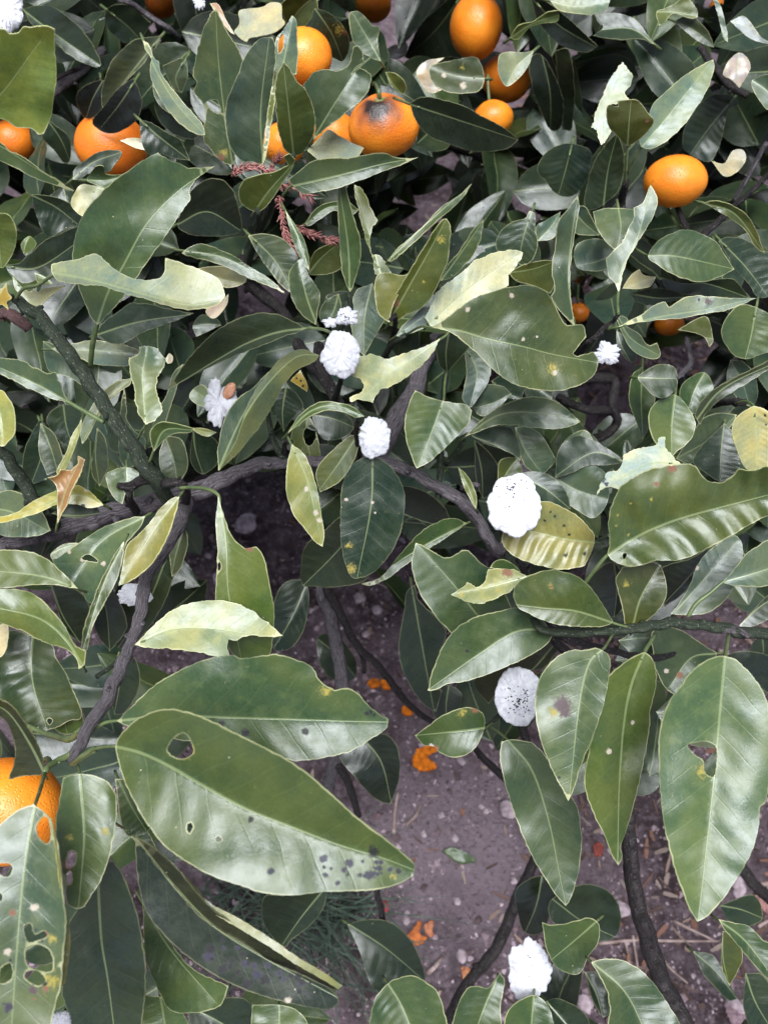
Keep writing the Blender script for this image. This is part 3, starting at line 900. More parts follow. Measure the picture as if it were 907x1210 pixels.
L("818,545 830,525 845,510 855,500 868,515 873,540 873,555 865,565 850,569 835,560", .565, 'b', m="855,500 851,535 850,568", rib=1.2, g=(0, -.2))
L("890,480 905,485 920,500 925,530 915,555 900,557 880,553 868,525 864,510 868,495 880,485", .51, (.37, .36, .135), m="890,480 893,515 893,556", under=True, g=FL, rib=.9, p="890,480 880,474 868,477", pd=.53, sp=[(903, 491, 1.2, 'k'), (904, 502, 1.2, 'k')], label="dull yellow leaf hanging underside out")
L("798,542 815,515 830,495 850,488 870,490 862,505 840,517 825,532 815,548", .585, 's')
L("862,425 878,428 892,445 894,470 885,480 870,470 858,450", .59, 's')
L("703,586 708,575 715,560 730,556 735,545 735,538 745,533 765,528 775,525 778,517 786,516 787,530 795,540 804,549 795,556 770,560 750,570 735,578 720,575 710,578", .47, (.52, .56, .47), m="802,549 765,548 705,583", g=(0, -.6), f=(.1, .1), sp=[(712, 567, 2.5, 'v'), (716, 572, 2, 'v')], label="whitish ragged leaf tucked behind the puckered leaf", nib=2.2)  # near-white tint carries sky sheen as colour
L("717,655 720,640 718,620 722,600 730,580 745,565 765,555 790,550 810,548 822,550 828,560 835,567 850,570 862,565 872,555 885,556 907,552 935,555 945,580 930,600 907,610 885,620 865,632 840,645 815,658 795,663 775,662 750,670 735,668 722,662",
  .42, (.115, .145, .042), m="716,657 750,635 790,617 840,602 945,575", h=["735,655 739,653 740,657 736,661"], p="716,657 705,670 690,690", pd=.45, pr=2.4, f=(.2, .45), g=26.0, rib=5.0, wave=1.2,
  sp=[(769, 590, 2, 'y'), (745, 595, 1.5, 'y'), (729, 609, 1.8, 'y'), (727, 621, 1.8, 'y'), (794, 553, 4, 'b'), (775, 572, 2.5, 'b'), (742, 632, 1.6, 'y')], label="large puckered leaf with a bite out of its upper edge", nib=1.5)
L("792,726 800,715 815,690 822,670 840,648 865,633 875,640 877,660 870,680 863,700 850,715 835,724 815,727", .5, (.12, .165, .125), m="800,720 835,680 870,640", g=3.0, f=(.2, .2), sp=[(823, 671, 3, 'w')])
L("852,688 865,675 880,655 895,645 907,638 930,636 940,660 930,682 907,692 885,693 865,692", .46, (.125, .175, .145), m="853,688 895,676 940,660", p="853,688 838,701 822,713 812,729", pd=.462, pr=2.4, g=3.0)
L("790,667 815,660 845,642 832,662 820,682 805,702 785,717 778,700 773,680", .52, 'k', m="843,643 815,680 785,712", g=DK)
L("690,692 710,670 725,665 735,680 742,700 737,715 725,729 710,724 700,712", .485, (.03, .045, .018), g=DK)
L("738,741 735,720 730,700 727,685 735,670 755,668 770,664 780,668 786,685 787,702 780,718 768,730 755,741 747,739", .455, (.095, .11, .034), m="747,740 757,705 778,668", f=(.2, .5), g=(0, .15), sp=[(739, 690, 3.2, 'y')])
L("872,740 890,720 907,703 925,700 925,725 907,732 890,740", .48, 'd')
L("770,747 790,741 805,745 820,755 835,765 846,772 838,787 815,817 800,822 785,812 775,792 771,770", .53, (.06, .095, .05), m="846,772 815,778 790,812", sp=[(787, 793, 3, 'w'), (802, 798, 3, 'b')])
L("730,757 750,746 770,742 790,745 802,757 780,767 760,777 745,772", .545, 's', g=BR)
L("840,785 870,770 907,775 925,800 925,830 900,815 870,800 850,800", .6, 'k')
# --- centre right
L("606,700 610,690 625,680 645,674 665,675 685,683 700,697 712,715 724,734 715,740 695,741 670,740 650,736 630,728 612,718 607,708", .44, (.105, .135, .036), m="724,736 680,722 640,718 607,714", p="724,736 733,739 742,741", pd=.45, f=(.45, .05), g=26.0, rib=.7, sp=[(650, 692, 2.8, 'y'), (651, 693, 1.4, 'b')])
L("592,640 595,625 605,605 640,592 665,600 685,612 700,630 702,640 697,655 690,669 665,673 640,669 615,661 600,652", .47, (.27, .27, .075), m="702,641 665,636 630,628 592,626", f=(.45, .05), g=26.0, rib=3.0, sp=[(643, 615, 1.3, 'k'), (655, 610, 1.2, 'k'), (666, 621, 1.4, 'k'), (668, 656, 1.8, 'k'), (690, 654, 1.5, 'k'), (650, 605, 1.2, 'k'), (630, 608, 1.1, 'k'), (672, 632, 1.2, 'k')], label="yellowing leaf with black specks under a round white egg mass")
L("533,702 545,695 552,687 562,694 570,690 575,680 577,673 590,672 605,673 623,681 610,692 600,700 585,707 570,713 555,711 540,706", .45, (.31, .33, .11), m="623,681 585,692 534,702", p="623,681 628,684 634,687", pd=.46, g=(0, -.3), sp=[(599, 675, 5, 'b'), (588, 697, 3, 'y'), (545, 702, 4, 'y')], label="yellowish leaf remnant chewed to a ragged strip", nib=2.0)
L("578,671 585,663 597,662 610,670 615,676 600,675", .463, 'g')
L("491,641 500,645 512,652 525,660 535,657 545,650 555,652 567,665 580,673 590,690 598,705 604,722 600,745 575,765 550,765 535,750 525,740 510,722 498,705 490,685 486,665", .49, (.068, .112, .05), m="590,755 563,726 535,690 492,642", g=14.0, f=(.2, .35))
L("505,816 510,795 518,775 528,755 545,738 565,728 590,722 610,718 630,725 645,738 653,750 645,762 625,775 600,787 575,797 550,805 530,808 515,815", .46, (.085, .13, .06), m="653,745 610,746 565,773 506,815", p="653,745 659,744 668,744", pd=.475, g=13.0, f=(.25, .2), sp=[(552, 769, 2, 'k')])
L("560,802 590,790 620,775 645,760 664,750 657,770 642,790 620,792 597,797 590,812 577,832 565,817", .53, (.06, .07, .025), g=DK)
L("690,768 705,766 716,772 721,785 718,805 712,835 700,870 688,900 678,930 671,947 665,935 650,905 640,880 633,850 632,825 638,800 655,778 675,768", .4, (.125, .165, .075), m="713,766 695,785 683,840 672,945", p="713,766 719,757 724,748", pd=.44, g=12.0, f=(.3, .15), sp=[(664, 833, 8, 'm'), (667, 842, 5, 'm'), (654, 842, 7, 'y'), (660, 919, 1.5, 'k')], label="hanging leaf with a mauve-brown dead patch")
L("762,771 770,778 775,795 774,815 768,838 767,860 760,900 750,945 740,980 733,1000 735,1012 730,1023 722,1010 715,990 700,960 690,925 695,890 705,850 712,820 718,800 735,785 750,775", .405, (.115, .155, .036), m="762,768 745,810 736,860 731,930 729,1022", p="762,768 767,760 773,750", pd=.44, pr=2.4, g=(.05, 0), f=(.1, .3), sp=[(747, 854, 2.6, 'w'), (719, 888, 3.5, 'w')], label="long narrow hanging leaf with a whitish midrib")
L("856,775 870,780 885,795 900,815 907,835 912,870 910,905 905,945 897,955 896,975 890,1000 875,1030 855,1060 835,1083 823,1090 815,1075 805,1050 795,1020 785,980 780,940 778,900 778,870 785,840 800,815 820,790 840,778",
  .36, (.135, .19, .085), m="856,775 850,840 843,920 833,1010 824,1088", h=["812,880 820,878 832,876 845,882 846,895 843,918 832,912 830,898 818,890"], p="856,775 858,762 860,750", pd=.435, pr=2.6, g=8.0, f=(.12, .3), rib=.9, sp=[(829, 911, 7, 'y')], label="big hanging leaf with a dark hole next to its midrib")
L("592,876 605,874 620,876 632,880 645,895 655,912 665,930 675,942 683,960 687,990 683,1030 675,1060 668,1071 655,1055 635,1025 618,990 605,955 595,920 590,895", .46, (.075, .115, .055), m="600,875 628,910 648,970 660,1030 668,1069", p="600,875 590,866 578,858", pd=.5, g=20.0, f=(.15, .25), rib=.9)
L("490,869 505,858 520,847 540,838 557,836 570,842 573,855 568,872 560,885 548,893 535,895 520,890 512,882 500,880", .48, (.062, .105, .026), m="573,860 540,864 491,869", p="573,860 578,857 584,853", pd=.51, f=(.2, .3), sp=[(546, 842, 5, 'y'), (561, 839, 3, 'b'), (509, 882, 3.5, 'w'), (514, 884, 3, 'b')])
L("480,700 490,690 495,710 515,730 527,747 518,775 510,812 522,815 515,842 495,827 475,790 471,760 477,725", .62, (.026, .048, .034), m="486,692 498,760 512,838", g=DK)
L("508,815 530,810 545,820 540,840 528,855 512,845", .66, 'k')
L("610,1050 640,1035 658,1055 650,1080 640,1102 620,1102 612,1080", .62, 'k', g=DK)
L("652,1062 690,1045 720,1055 733,1080 726,1107 700,1112 670,1102 650,1085", .6, 'd', g=DK)
L("640,1090 650,1093 665,1092 680,1088 698,1085 708,1095 706,1115 695,1130 685,1150 670,1150 655,1140 645,1120", .5, 'g', m="705,1088 680,1110 650,1135", rib=1.2)
L("698,1137 715,1133 735,1135 755,1145 770,1160 785,1180 800,1205 820,1240 725,1240 720,1190 716,1170 706,1150", .46, (.08, .12, .055), m="699,1137 740,1175 770,1240", g=(0, -.25), f=(.1, .4))
L("690,1148 705,1150 718,1170 722,1195 712,1203 700,1182", .52, 'd')
L("848,1086 865,1090 885,1095 900,1110 912,1120 920,1165 907,1158 890,1140 870,1115 855,1098", .5, (.06, .10, .04), m="848,1087 880,1112 918,1162", g=(0, -.2), f=(.1, .4))
L("818,1124 840,1128 850,1140 860,1160 871,1180 860,1182 845,1167 830,1150", .62, 'b', m="819,1125 845,1148 870,1180", g=BR)
L("853,1100 870,1108 877,1130 870,1150 861,1165 852,1142", .56, 'o', g=DK)
L("850,1070 890,1058 900,1085 880,1095 860,1088", .58, 'd', g=DK)
L("880,1150 900,1152 912,1175 910,1215 890,1220 878,1190", .55, 'd')
L("593,1240 598,1198 618,1180 635,1177 650,1195 660,1240", .5, 'g', m="630,1178 625,1240")
L("640,1185 660,1180 692,1200 700,1240 655,1240", .52, 'd', m="645,1183 690,1235")
L("525,1240 540,1190 550,1170 562,1165 575,1168 583,1160 590,1150 596,1160 591,1190 588,1240", .5, (.065, .105, .038), m="585,1160 570,1195 555,1240")
L("432,1240 440,1190 450,1170 465,1158 485,1153 505,1162 520,1180 535,1240", .5, (.072, .115, .048), m="458,1162 475,1190 495,1240", rib=1.1, g=(0, -.25))
L("410,1092 430,1087 455,1088 475,1100 490,1120 500,1145 501,1160 485,1163 465,1168 445,1170 435,1157 425,1125", .62, 'd', m="412,1092 455,1120 500,1158", g=(0, 0))
L("312,1060 330,1058 360,1052 387,1052 381,1075 365,1095 345,1110 335,1119 320,1105 310,1085", .52, 'd', m="380,1054 355,1085 333,1117", g=DK)
L("400,890 425,868 455,868 470,885 472,915 462,950 445,945 425,925", .58, 'k', m="425,868 450,900 462,948", g=DK)
# --- bottom left, nearest blades
L("137,880 145,865 165,848 190,839 215,840 245,850 275,865 305,880 330,893 350,905 370,920 395,942 420,965 450,988 475,1008 490,1022 488,1035 470,1045 440,1052 410,1053 380,1054 345,1058 310,1055 280,1045 250,1035 220,1018 195,1000 175,975 160,950 148,925 140,900",
  .33, (.100, .140, .046), m="136,882 165,889 200,905 240,928 290,955 340,975 400,998 450,1013 489,1028", p="136,882 115,884 100,893 86,902", pd=.375, pr=2.2,
  h=["198,885 205,873 218,866 226,878 228,890 215,897 202,893", "221,975 226,972 228,978 223,985", "255,990 259,988 262,993 257,995"],
  f=(.30, .62), g=27.0, rib=.9, wave=.6, sp=[(441, 1007, 5, 'k'), (296, 969, 2.5, 'k'), (222, 886, 8, 'y'), (382, 1014, 3.5, 'v'), (384, 1034, 2.5, 'v'), (413, 1020, 4, 'v'), (438, 1033, 5, 'v'), (448, 1026, 2.5, 'v'), (320, 1030, 3, 'v'), (399, 1043, 2, 'v'), (425, 1034, 2.5, 'v'), (465, 1036, 4, 'y')]+scatter(16, 370, 1018, 465, 1032, 12, 2.2, 'vvk', 1),
  label="largest glossy leaf, creased along its midrib, with a torn hole near the stalk")
L("138,852 155,835 180,812 210,793 240,780 272,774 285,778 310,775 325,773 345,778 368,787 375,800 385,810 395,816 410,812 425,822 440,838 459,850 455,862 440,872 415,887 385,895 350,899 300,890 250,880 200,872 160,862",
  .385, (.10, .15, .065), m="136,852 200,846 280,848 350,850 410,852 459,853", p="136,852 120,856 96,876", pd=.395, pr=2.2, f=(.22, .1), g=12.0, rib=1.1,
  sp=[(361, 864, 3.2, 'k'), (262, 855, 3, 'k'), (290, 866, 3.5, 'k'), (433, 843, 1.8, 'k'), (438, 841, 1.8, 'k'), (442, 845, 1.5, 'k'), (385, 817, 6, 'y')], label="broad leaf with a bite near its tip, behind the creased leaf", nib=1.4)
L("160,762 175,745 195,727 220,714 245,709 270,711 295,720 315,735 334,751 315,753 300,750 287,753 280,757 270,755 268,765 272,778 281,782 260,777 235,771 205,767 180,766", .42, (.29, .33, .13), m="160,762 200,744 245,742 300,750 333,751", p="160,762 156,764 152,765", pd=.43, g=(0, -.35), f=(.1, .2), rib=.6, label="pale yellow-green leaf with its lower tip bitten off", nib=1.5)
L("258,585 262,600 272,630 285,645 292,648 303,645 312,660 318,690 324,722 322,760 318,777 285,780 270,765 256,715 254,708 256,680 257,650 255,620 256,600", .445, (.135, .18, .042), m="258,585 267,640 270,700 285,778", p="258,585 245,578 228,576 212,577", pd=.47, pr=2.4, h=["257,668 260,664 261,672 258,674"], f=(.4, .2), g=(.05, .05), sp=[(295, 647, 4, 'b'), (262, 600, 2, 'y')])
L("172,610 155,612 125,622 95,640 70,658 62,662 75,690 95,698 105,712 125,707 140,672 150,642 165,624", .47, (.13, .18, .10), m="172,610 120,640 85,690", h=["97,660 103,655 112,659 116,664 106,663"], g=(0, -.2), sp=[(122, 666, 3, 'w'), (97, 662, 2.5, 'w'), (82, 652, 2.5, 'w')])
L("60,655 75,643 95,642 97,650 75,660 66,664", .475, 'O')
L("147,640 145,660 138,685 125,710 110,740 103,767 96,766 100,740 108,715 118,690 130,665 140,648", .43, (.085, .115, .04), m="147,640 122,692 99,764", f=(.1, .8))
L("212,587 208,605 200,630 190,650 178,668 160,683 140,693 145,670 150,645 160,635 175,620 190,600 205,588", .42, (.22, .22, .045), m="211,588 180,630 143,690", g=(.1, -.2))
L("0,650 20,650 45,655 65,668 93,696 60,691 30,692 0,695 -35,690 -45,670 -20,652", .42, (.14, .18, .065), m="93,696 45,680 -45,672", g=(0, -.3), rib=.9)
L("-25,700 0,696 25,697 45,705 65,725 80,745 88,762 101,770 101,785 93,791 90,778 75,766 50,758 25,745 0,737 -35,730", .4, (.17, .205, .05), m="97,785 75,752 40,728 -35,712", f=(-.1, .2), g=(0, .02), cup=-.3)
L("0,738 10,740 8,765 0,777 -15,770 -15,740", .43, 'c', g=BR)
L("10,745 35,750 60,760 68,780 80,800 97,845 82,852 60,862 30,862 0,832 -20,800 -10,760", .45, (.07, .10, .04), m="40,742 38,800 55,860", h=["56,850 60,849 62,853 58,856"], g=(0, -.1), rib=1.2, wave=1.4)
L("75,820 95,842 98,860 80,868 66,862 62,840", .455, 'l')
L("-15,822 0,826 15,835 30,855 45,880 52,905 50,915 30,917 10,921 18,895 15,870 5,850 -12,840", .375, (.075, .08, .026), m="52,912 35,878 10,842 -15,830", g=(.2, .35), f=(-.3, .6))
L("40,950 50,958 60,968 65,985 70,1005 74,1050 78,1090 75,1130 72,1165 65,1190 55,1240 -30,1240 -42,1100 -30,1010 0,975 20,958", .31, (.125, .165, .095), m="42,950 30,1020 22,1100 12,1240", p="42,950 47,935 53,914", pd=.365, pr=2.6,
  h=["44,975 52,965 58,970 60,990 55,997 45,988", "-3,1022 10,1020 15,1027 10,1036 0,1033", "31,1122 45,1116 60,1125 62,1146 50,1148 33,1141", "32,1148 45,1147 54,1158 45,1165 30,1156", "28,1097 36,1091 41,1104 52,1100 55,1107 42,1112 33,1113", "0,1146 12,1138 15,1154 5,1162 -3,1158", "-2,1054 3,1058 2,1064 -3,1063"],
  g=14.0, f=(.2, .1), rib=.6, sp=[(41, 1072, 5, 'w'), (9, 1125, 5, 'w'), (60, 1160, 10, 'y'), (62, 1110, 6, 'y'), (40, 1170, 4, 'm'), (10, 1190, 5, 'v')]+scatter(10, 30, 1080, 40, 1190, 22, 2.4, 'mbk', 3),
  x=[dict(o="61,966 68,1000 75,1050 82,1090 83,1120 77,1160 70,1167 74,1120 73,1070 68,1020", d=.308, c=(.26, .27, .085), g=(.8, 0), f=(0, 0))], label="nearest grey-green leaf riddled with ragged holes")
L("75,918 90,915 110,916 128,925 137,940 138,965 132,1000 122,1035 110,1055 100,1072 92,1074 80,1070 75,1040 68,1000 66,975 70,945", .34, (.105, .15, .06), m="95,916 100,980 97,1030 93,1072", p="95,916 94,910 92,904", pd=.37, h=["78,1020 82,1006 90,1008 88,1022 80,1026", "77,1036 84,1029 85,1042 80,1045"], f=(.1, .05), cup=-.3, g=(0, -.2), sp=[(125, 981, 5, 'y'), (82, 990, 4, 'y'), (80, 1022, 5, 'b')], label="tongue-shaped leaf with two small holes through to the fruit")
L("130,1012 140,1025 150,1045 160,1075 168,1110 172,1150 170,1190 162,1240 88,1240 78,1190 73,1170 78,1120 82,1090 100,1065 112,1050 122,1030", .375, (.042, .070, .036), m="116,1040 120,1110 128,1160 138,1240", g=28.0, f=(.2, .1), rib=.9)
L("140,975 158,990 160,1005 163,1040 172,1075 190,1100 215,1125 250,1150 290,1170 340,1185 385,1193 400,1186 398,1176 385,1166 355,1151 320,1136 290,1116 255,1096 230,1076 205,1046 180,1016 165,995", .355, (.032, .050, .034), m="140,975 168,996 205,1046 255,1096 320,1136 398,1178", g=25.0, f=(.1, .02), rib=.2, wave=.4, pd=.39,
  sp=[(248, 1122, 5, 'k'), (247, 1130, 5, 'v'), (263, 1145, 4, 'k'), (293, 1162, 5, 'k'), (313, 1158, 5, 'k'), (304, 1152, 4, 'v'), (352, 1155, 4, 'k'), (284, 1152, 2, 'k'), (272, 1142, 2.5, 'k'), (278, 1156, 2, 'k'), (340, 1182, 4, 'w'), (330, 1150, 3, 'v'), (300, 1141, 3, 'v')]+scatter(24, 240, 1118, 375, 1172, 13, 2.4, 'kvk', 2),
  x=[dict(o="160,989 180,1001 202,1020 227,1048 249,1073 282,1094 322,1118 352,1139 380,1156 400,1168 394,1173 355,1150 320,1135 290,1115 255,1095 230,1075 205,1045 180,1015", d=.352, c=(.035, .045, .02), m="160,990 205,1046 255,1096 320,1136 400,1172", g=(0, .6), f=(.2, 0)),
     dict(o="200,1016 225,1042 247,1066 282,1085 322,1110 352,1131 382,1149 404,1165 399,1169 380,1157 350,1140 320,1120 282,1097 248,1076 225,1050", d=.348, c=(.24, .25, .07), g=(0, -.2), f=(0, 0))],
  label="dark rolled leaf blotched with black mould")
L("168,1055 180,1085 200,1112 228,1145 270,1165 258,1190 220,1197 200,1192 185,1165 172,1130", .43, (.11, .16, .06), m="165,1060 200,1120 255,1185", rib=1.1)
L("168,1175 195,1180 218,1200 230,1240 160,1240", .42, (.12, .17, .075), m="190,1180 200,1240")
L("298,1187 340,1189 362,1206 366,1240 295,1240", .46, (.12, .17, .075), m="330,1189 330,1240")
L("225,1190 260,1180 295,1185 300,1240 235,1240", .5, 'd')
L("136,920 155,923 166,950 178,978 160,988 145,978", .40, (.10, .14, .05), m="140,920 155,952 172,980", rib=.9)
L("150,985 172,980 190,1010 215,1035 200,1045 175,1010", .42, 'g')
# --- left middle
L("0,582 20,581 35,590 50,605 60,627 40,634 0,632 -25,610", .49, (.15, .19, .13), m="-25,600 15,605 58,628", g=BR)
L("-20,618 0,611 20,605 40,592 65,580 90,574 105,580 115,590 123,597 105,600 90,596 70,596 50,604 30,611 0,618", .475, 'Y', m="123,597 90,584 40,602 -20,616", f=(.1, .4), g=(0, -.1), sp=[(102, 579, 3, 'w'), (98, 598, 2, 'k')], label="bright yellow dying leaf along the left branch")
L("60,607 85,595 110,597 120,606 90,612", .485, 'd')
L("0,461 10,470 17,485 18,510 10,522 0,527 -20,510 -20,475", .45, (.27, .30, .075), m="-8,465 2,495 4,526")
L("-15,420 0,422 20,425 30,427 40,435 48,436 55,442 65,440 72,455 81,475 60,471 35,459 15,449 0,441 -20,432", .48, (.115, .16, .095), m="81,475 40,452 -20,426", p="81,475 100,486 123,499", pd=.478, pr=2.6, nib=2.0)
L("57,565 67,562 72,555 85,555 92,548 92,539 100,543 98,552 90,570 85,580 80,595 72,610 68,619 68,600 68,580 64,570", .455, 'r', m="68,619 76,585 95,542", wave=3.0, rib=1.2, f=(.6, .6), label="dry brown curled leaf hanging by the branch")
L("97,495 95,510 88,530 80,550 70,562 67,556 78,535 85,515", .5, 'y', m="97,495 84,530 69,560")
L("155,447 153,455 138,465 125,480 112,500 105,515 97,525 95,512 100,495 110,478 125,460 140,450", .5, (.19, .225, .105), m="155,448 122,478 98,522")
L("27,562 30,530 45,500 52,500 62,520 74,540 76,554 60,562 40,572", .57, 'b', m="50,500 50,535 38,570")
L("48,500 62,510 72,530 74,552 56,562 46,532", .56, 'u', m="49,501 60,528 68,555", g=FL)
L("75,478 97,488 88,530 72,522 55,495", .59, 'b')
L("125,563 135,555 150,552 164,558 160,570 150,580 145,596 133,586", .49, (.15, .19, .085), m="150,553 150,572 145,594")
L("178,522 178,508 190,499 205,500 228,506 225,511 205,513 192,522 182,534", .46, 'g', m="182,532 195,508 227,508", p="182,532 179,540 176,548", pd=.478, g=DK)
L("147,455 150,480 150,495 160,510 172,520 166,545 150,555 142,542 140,510 143,480", .54, 's')
L("170,507 195,470 205,440 217,430 202,480 187,520 172,532", .55, 's')
L("228,460 240,455 250,470 253,482 235,479 224,470", .53, 'p')
L("227,506 240,506 256,511 245,516 232,511", .52, 'y')
L("195,515 215,520 222,550 210,575 195,568 188,540", .55, 'u')
L("228,505 255,520 258,545 240,560 225,545", .57, 'd')
L("112,675 135,700 150,740 130,770 112,740", .50, 'd', g=DK)
L("60,690 95,700 110,735 95,760 75,740", .47, 'd', g=DK)
L("140,690 165,690 200,650 205,680 190,720 160,760 140,765 125,745", .52, (.05, .07, .025), g=DK)
L("195,622 215,620 222,640 214,670 203,682 200,655", .49, 'u', m="218,622 208,655 203,680")
L("140,770 160,780 165,810 150,840 135,845 130,810", .5, 'd', g=DK)
L("330,695 355,685 365,700 360,740 345,765 325,770 318,745", .62, (.03, .055, .035), m="362,690 345,730 322,768", rib=1.1)
L("375,755 395,750 418,775 420,800 400,805 380,790", .85, 'd', g=DK)
L("115,505 125,520 128,550 118,575 108,555", .56, 'u')
L("240,745 262,700 275,735 270,770", .5, 'd')
L("-6,338 2,341 8,334 9,345 14,352 8,357 10,366 2,360 -6,364 -8,350", .45, (.42, .26, .04), g=8.0, stalk=False, name='dry_calyx', label="yellow-brown star-shaped calyx left after a fruit dropped")
# ------------------------------------------------------------------ branches and twigs
def BRANCH(name, s, mat, lump=0.14, knobs=0, seg=10):
    """s: 'x,y,radius_px,distance ...' """
    P = pts(s)
    C = catmull(P, 10, False, 200)
    C = resample(C, 5.0)
    path = ats(C[:, :2], C[:, 3])
    # small natural wander
    sd = abs(hash(s)) % 97 if False else int(P.sum()) % 97
    for i in range(len(path)):
        w_ = 0.0016*min(1, C[i, 2]/6)
        path[i] += w_*np.array(mn.noise_vector(Vector((i*0.35, sd, 0))))
    rad = C[:, 2]*C[:, 3]/F
    V, Fc, lc = tube(path, rad, seg, True, lump, sd)
    rs = random.Random(sd)
    for k in range(knobs):                      # leaf scars and buds
        i = rs.randrange(2, len(path)-2)
        a = rs.uniform(0, 6.28)
        t = path[i+1]-path[i-1]
        t /= np.linalg.norm(t)
        n = np.cross(t, np.array([rs.uniform(-1, 1), rs.uniform(-1, 1), rs.uniform(-1, 1)]))
        n /= np.linalg.norm(n)
        r = rad[i]
        b = len(V)
        vv, ff, ll = tube([path[i]+n*r*0.6, path[i]+n*r*1.15+t*r*0.2, path[i]+n*r*1.55+t*r*0.5], [r*0.55, r*0.42, r*0.2], 6, True, 0.2, k)
        V += vv
        lc += ll
        Fc += [tuple(q+b for q in f) for f in ff]
    me = mesh_from(name, V, Fc, [mat])
    attr_vec(me, 'lc', lc)
    o = link(name, me)
    adopt(o, tree)
    return o


tb = np.array(tree.location)
# trunk: from the soil up to where it shows among the leaves at the top
tr_pts = [tb+np.array([0.0, 0.0, -0.03]), tb+np.array([0.01, 0.0, 0.12]), tb+np.array([0.0, -0.01, 0.30]), at(650, 300, 1.02), at(676, 170, 1.0), at(692, 95, 0.98), at(702, 30, 0.96), at(712, -60, 0.94)]
tc = resample(catmull(np.array(tr_pts), 8, False, 200), 0.012)
tv, tf, tl = tube(tc, np.linspace(0.030, 0.013, len(tc)), 14, True, 0.22, 5)
me = mesh_from('trunk', tv, tf, [M_BARKD])
attr_vec(me, 'lc', tl)
adopt(link('trunk', me), tree)
B = BRANCH
B('branch', "18,353,6,.46 50,378,8,.465 90,430,8.5,.47 125,480,9,.475 155,525,9.5,.48 182,565,10,.49 200,590,8,.51", M_GREEN, .06, 6)
B('branch', "-60,650,13,.50 0,641,13,.51 50,629,12,.52 110,613,12,.53 150,602,11,.53 190,592,11,.53 230,582,11,.53 262,566,10,.53 300,551,8,.53 345,545,7,.54 400,548,7,.55 440,543,6,.55 480,556,7,.55 512,573,7,.545 545,594,7.5,.545 565,615,8,.55 585,650,7,.56 600,640,8,.6 620,560,10,.7 640,430,13,.88 652,320,15,1.0", M_BARK, .30, 14)
B('branch', "-20,505,6,.46 0,530,7,.47 25,565,7.5,.48 45,596,8,.49 66,622,8,.52", M_GREEN, .08, 5)
B('branch', "222,592,8,.52 208,625,9,.47 190,655,9,.455 172,682,8,.445 167,715,7.5,.435 160,748,7,.425 149,775,7,.415 137,803,7.5,.405 122,835,8,.395 103,862,7,.385 85,900,6,.385", M_BARK, .16, 8)
B('twig', "85,903,3,.383 98,895,4,.38 112,885,4,.378", M_STALK, .1)
B('twig', "53,914,3.4,.366 60,905,3.5,.374 78,893,4,.383 100,880,5,.388", M_STALK, .1, 2)
B('twig', "30,856,2.6,.44 58,868,3.2,.42 80,874,3.8,.40 98,862,4.5,.388 108,850,5,.386", M_STALK, .1, 2)
B('twig', "182,563,7,.49 165,570,5.5,.492 150,577,5,.49 140,574,4,.485", M_BARKD, .25, 3)
B('twig', "152,578,5,.49 153,592,5,.50 160,604,5,.52", M_BARKD, .25, 1)
B('twig', "196,573,6,.48 212,570,4.5,.47 222,580,4.5,.48 218,598,6,.51", M_BARKD, .3, 5)
B('twig', "115,800,3,.425 130,790,2.6,.422 146,775,3,.415 158,755,3.5,.425", M_GREEN, .1, 3)
B('branch', "600,655,5,.565 612,700,4.5,.50 630,735,4.5,.46 650,747,5,.452 700,746,6,.452 750,743,6,.452 800,737,6.5,.45 850,742,6.5,.45 890,748,7,.45 950,747,7,.45", M_GREEN, .10, 10)
B('twig', "612,662,4,.55 640,720,4.5,.50 665,752,5,.50 690,760,4,.505 730,772,4,.51 775,778,4,.52 800,770,3,.53", M_BARKD, .15, 4)
B('twig', "850,743,5,.45 870,745,4,.448 884,753,2.5,.445", M_BARK, .4)
B('branch', "648,749,5,.47 690,800,7,.55 735,900,8,.58 742,985,9,.60 746,1030,9.5,.62 753,1070,10,.635 762,1100,10.5,.65 771,1130,11,.66 787,1172,11,.68 815,1222,12,.70 850,1290,12,.74", M_BARKD, .15, 3)
B('branch', "590,668,4,.58 600,800,5,.68 645,960,5.5,.78 630,1020,6,.80 614,1052,6.5,.81 600,1090,7,.82 590,1114,7,.83 575,1135,7,.84 552,1162,6.5,.86 520,1220,6,.9", M_BARKD, .15, 3)
B('branch', "645,285,13,1.05 560,350,11,.85 500,425,11,.70 490,460,11.5,.68 471,490,12,.66 455,520,12,.66 420,600,9,.70 382,690,8,.74 389,722,8,.76 398,762,8,.78 404,810,8,.79 402,850,8,.80 395,895,8,.82 385,940,8,.85 370,1000,9,.9", M_BARK, .14, 4)
B('twig', "384,688,6,.73 400,722,5,.75 421,762,5,.77 450,790,4.5,.79 482,832,4,.82 520,860,3,.85", M_BARKD, .12, 2)
B('twig', "420,760,3.5,.77 428,778,3,.79 430,795,2.5,.80", M_BARKD, .1)
B('twig', "396,900,5,.82 408,918,5,.83 416,940,4.5,.84 423,965,4,.85", M_BARKD, .12)
B('twig', "440,1030,3.4,.60 447,1062,3.6,.61 455,1100,4,.63 462,1135,4.5,.65 456,1172,5,.66", M_BARKD, .15, 3)
B('twig', "462,1145,3.2,.648 470,1158,2.6,.64 478,1168,2.2,.635", M_BARK, .2)
B('branch', "520,160,10,.86 575,182,11,.87 602,212,11,.88 632,232,10.5,.9 657,260,12,1.0", M_BARKD, .14, 3)
B('twig', "60,113,6,.74 85,91,6,.75 105,77,5,.76 122,60,5,.78", M_BARK, .15, 2)
B('twig', "60,95,2.5,.7 75,88,2.5,.71 95,80,2.5,.73", M_BARKD, .15)
B('twig', "140,0,3,.70 158,5,3,.71 172,17,3.2,.72 200,34,3,.73 212,46,3,.75", M_BARK, .15, 3)
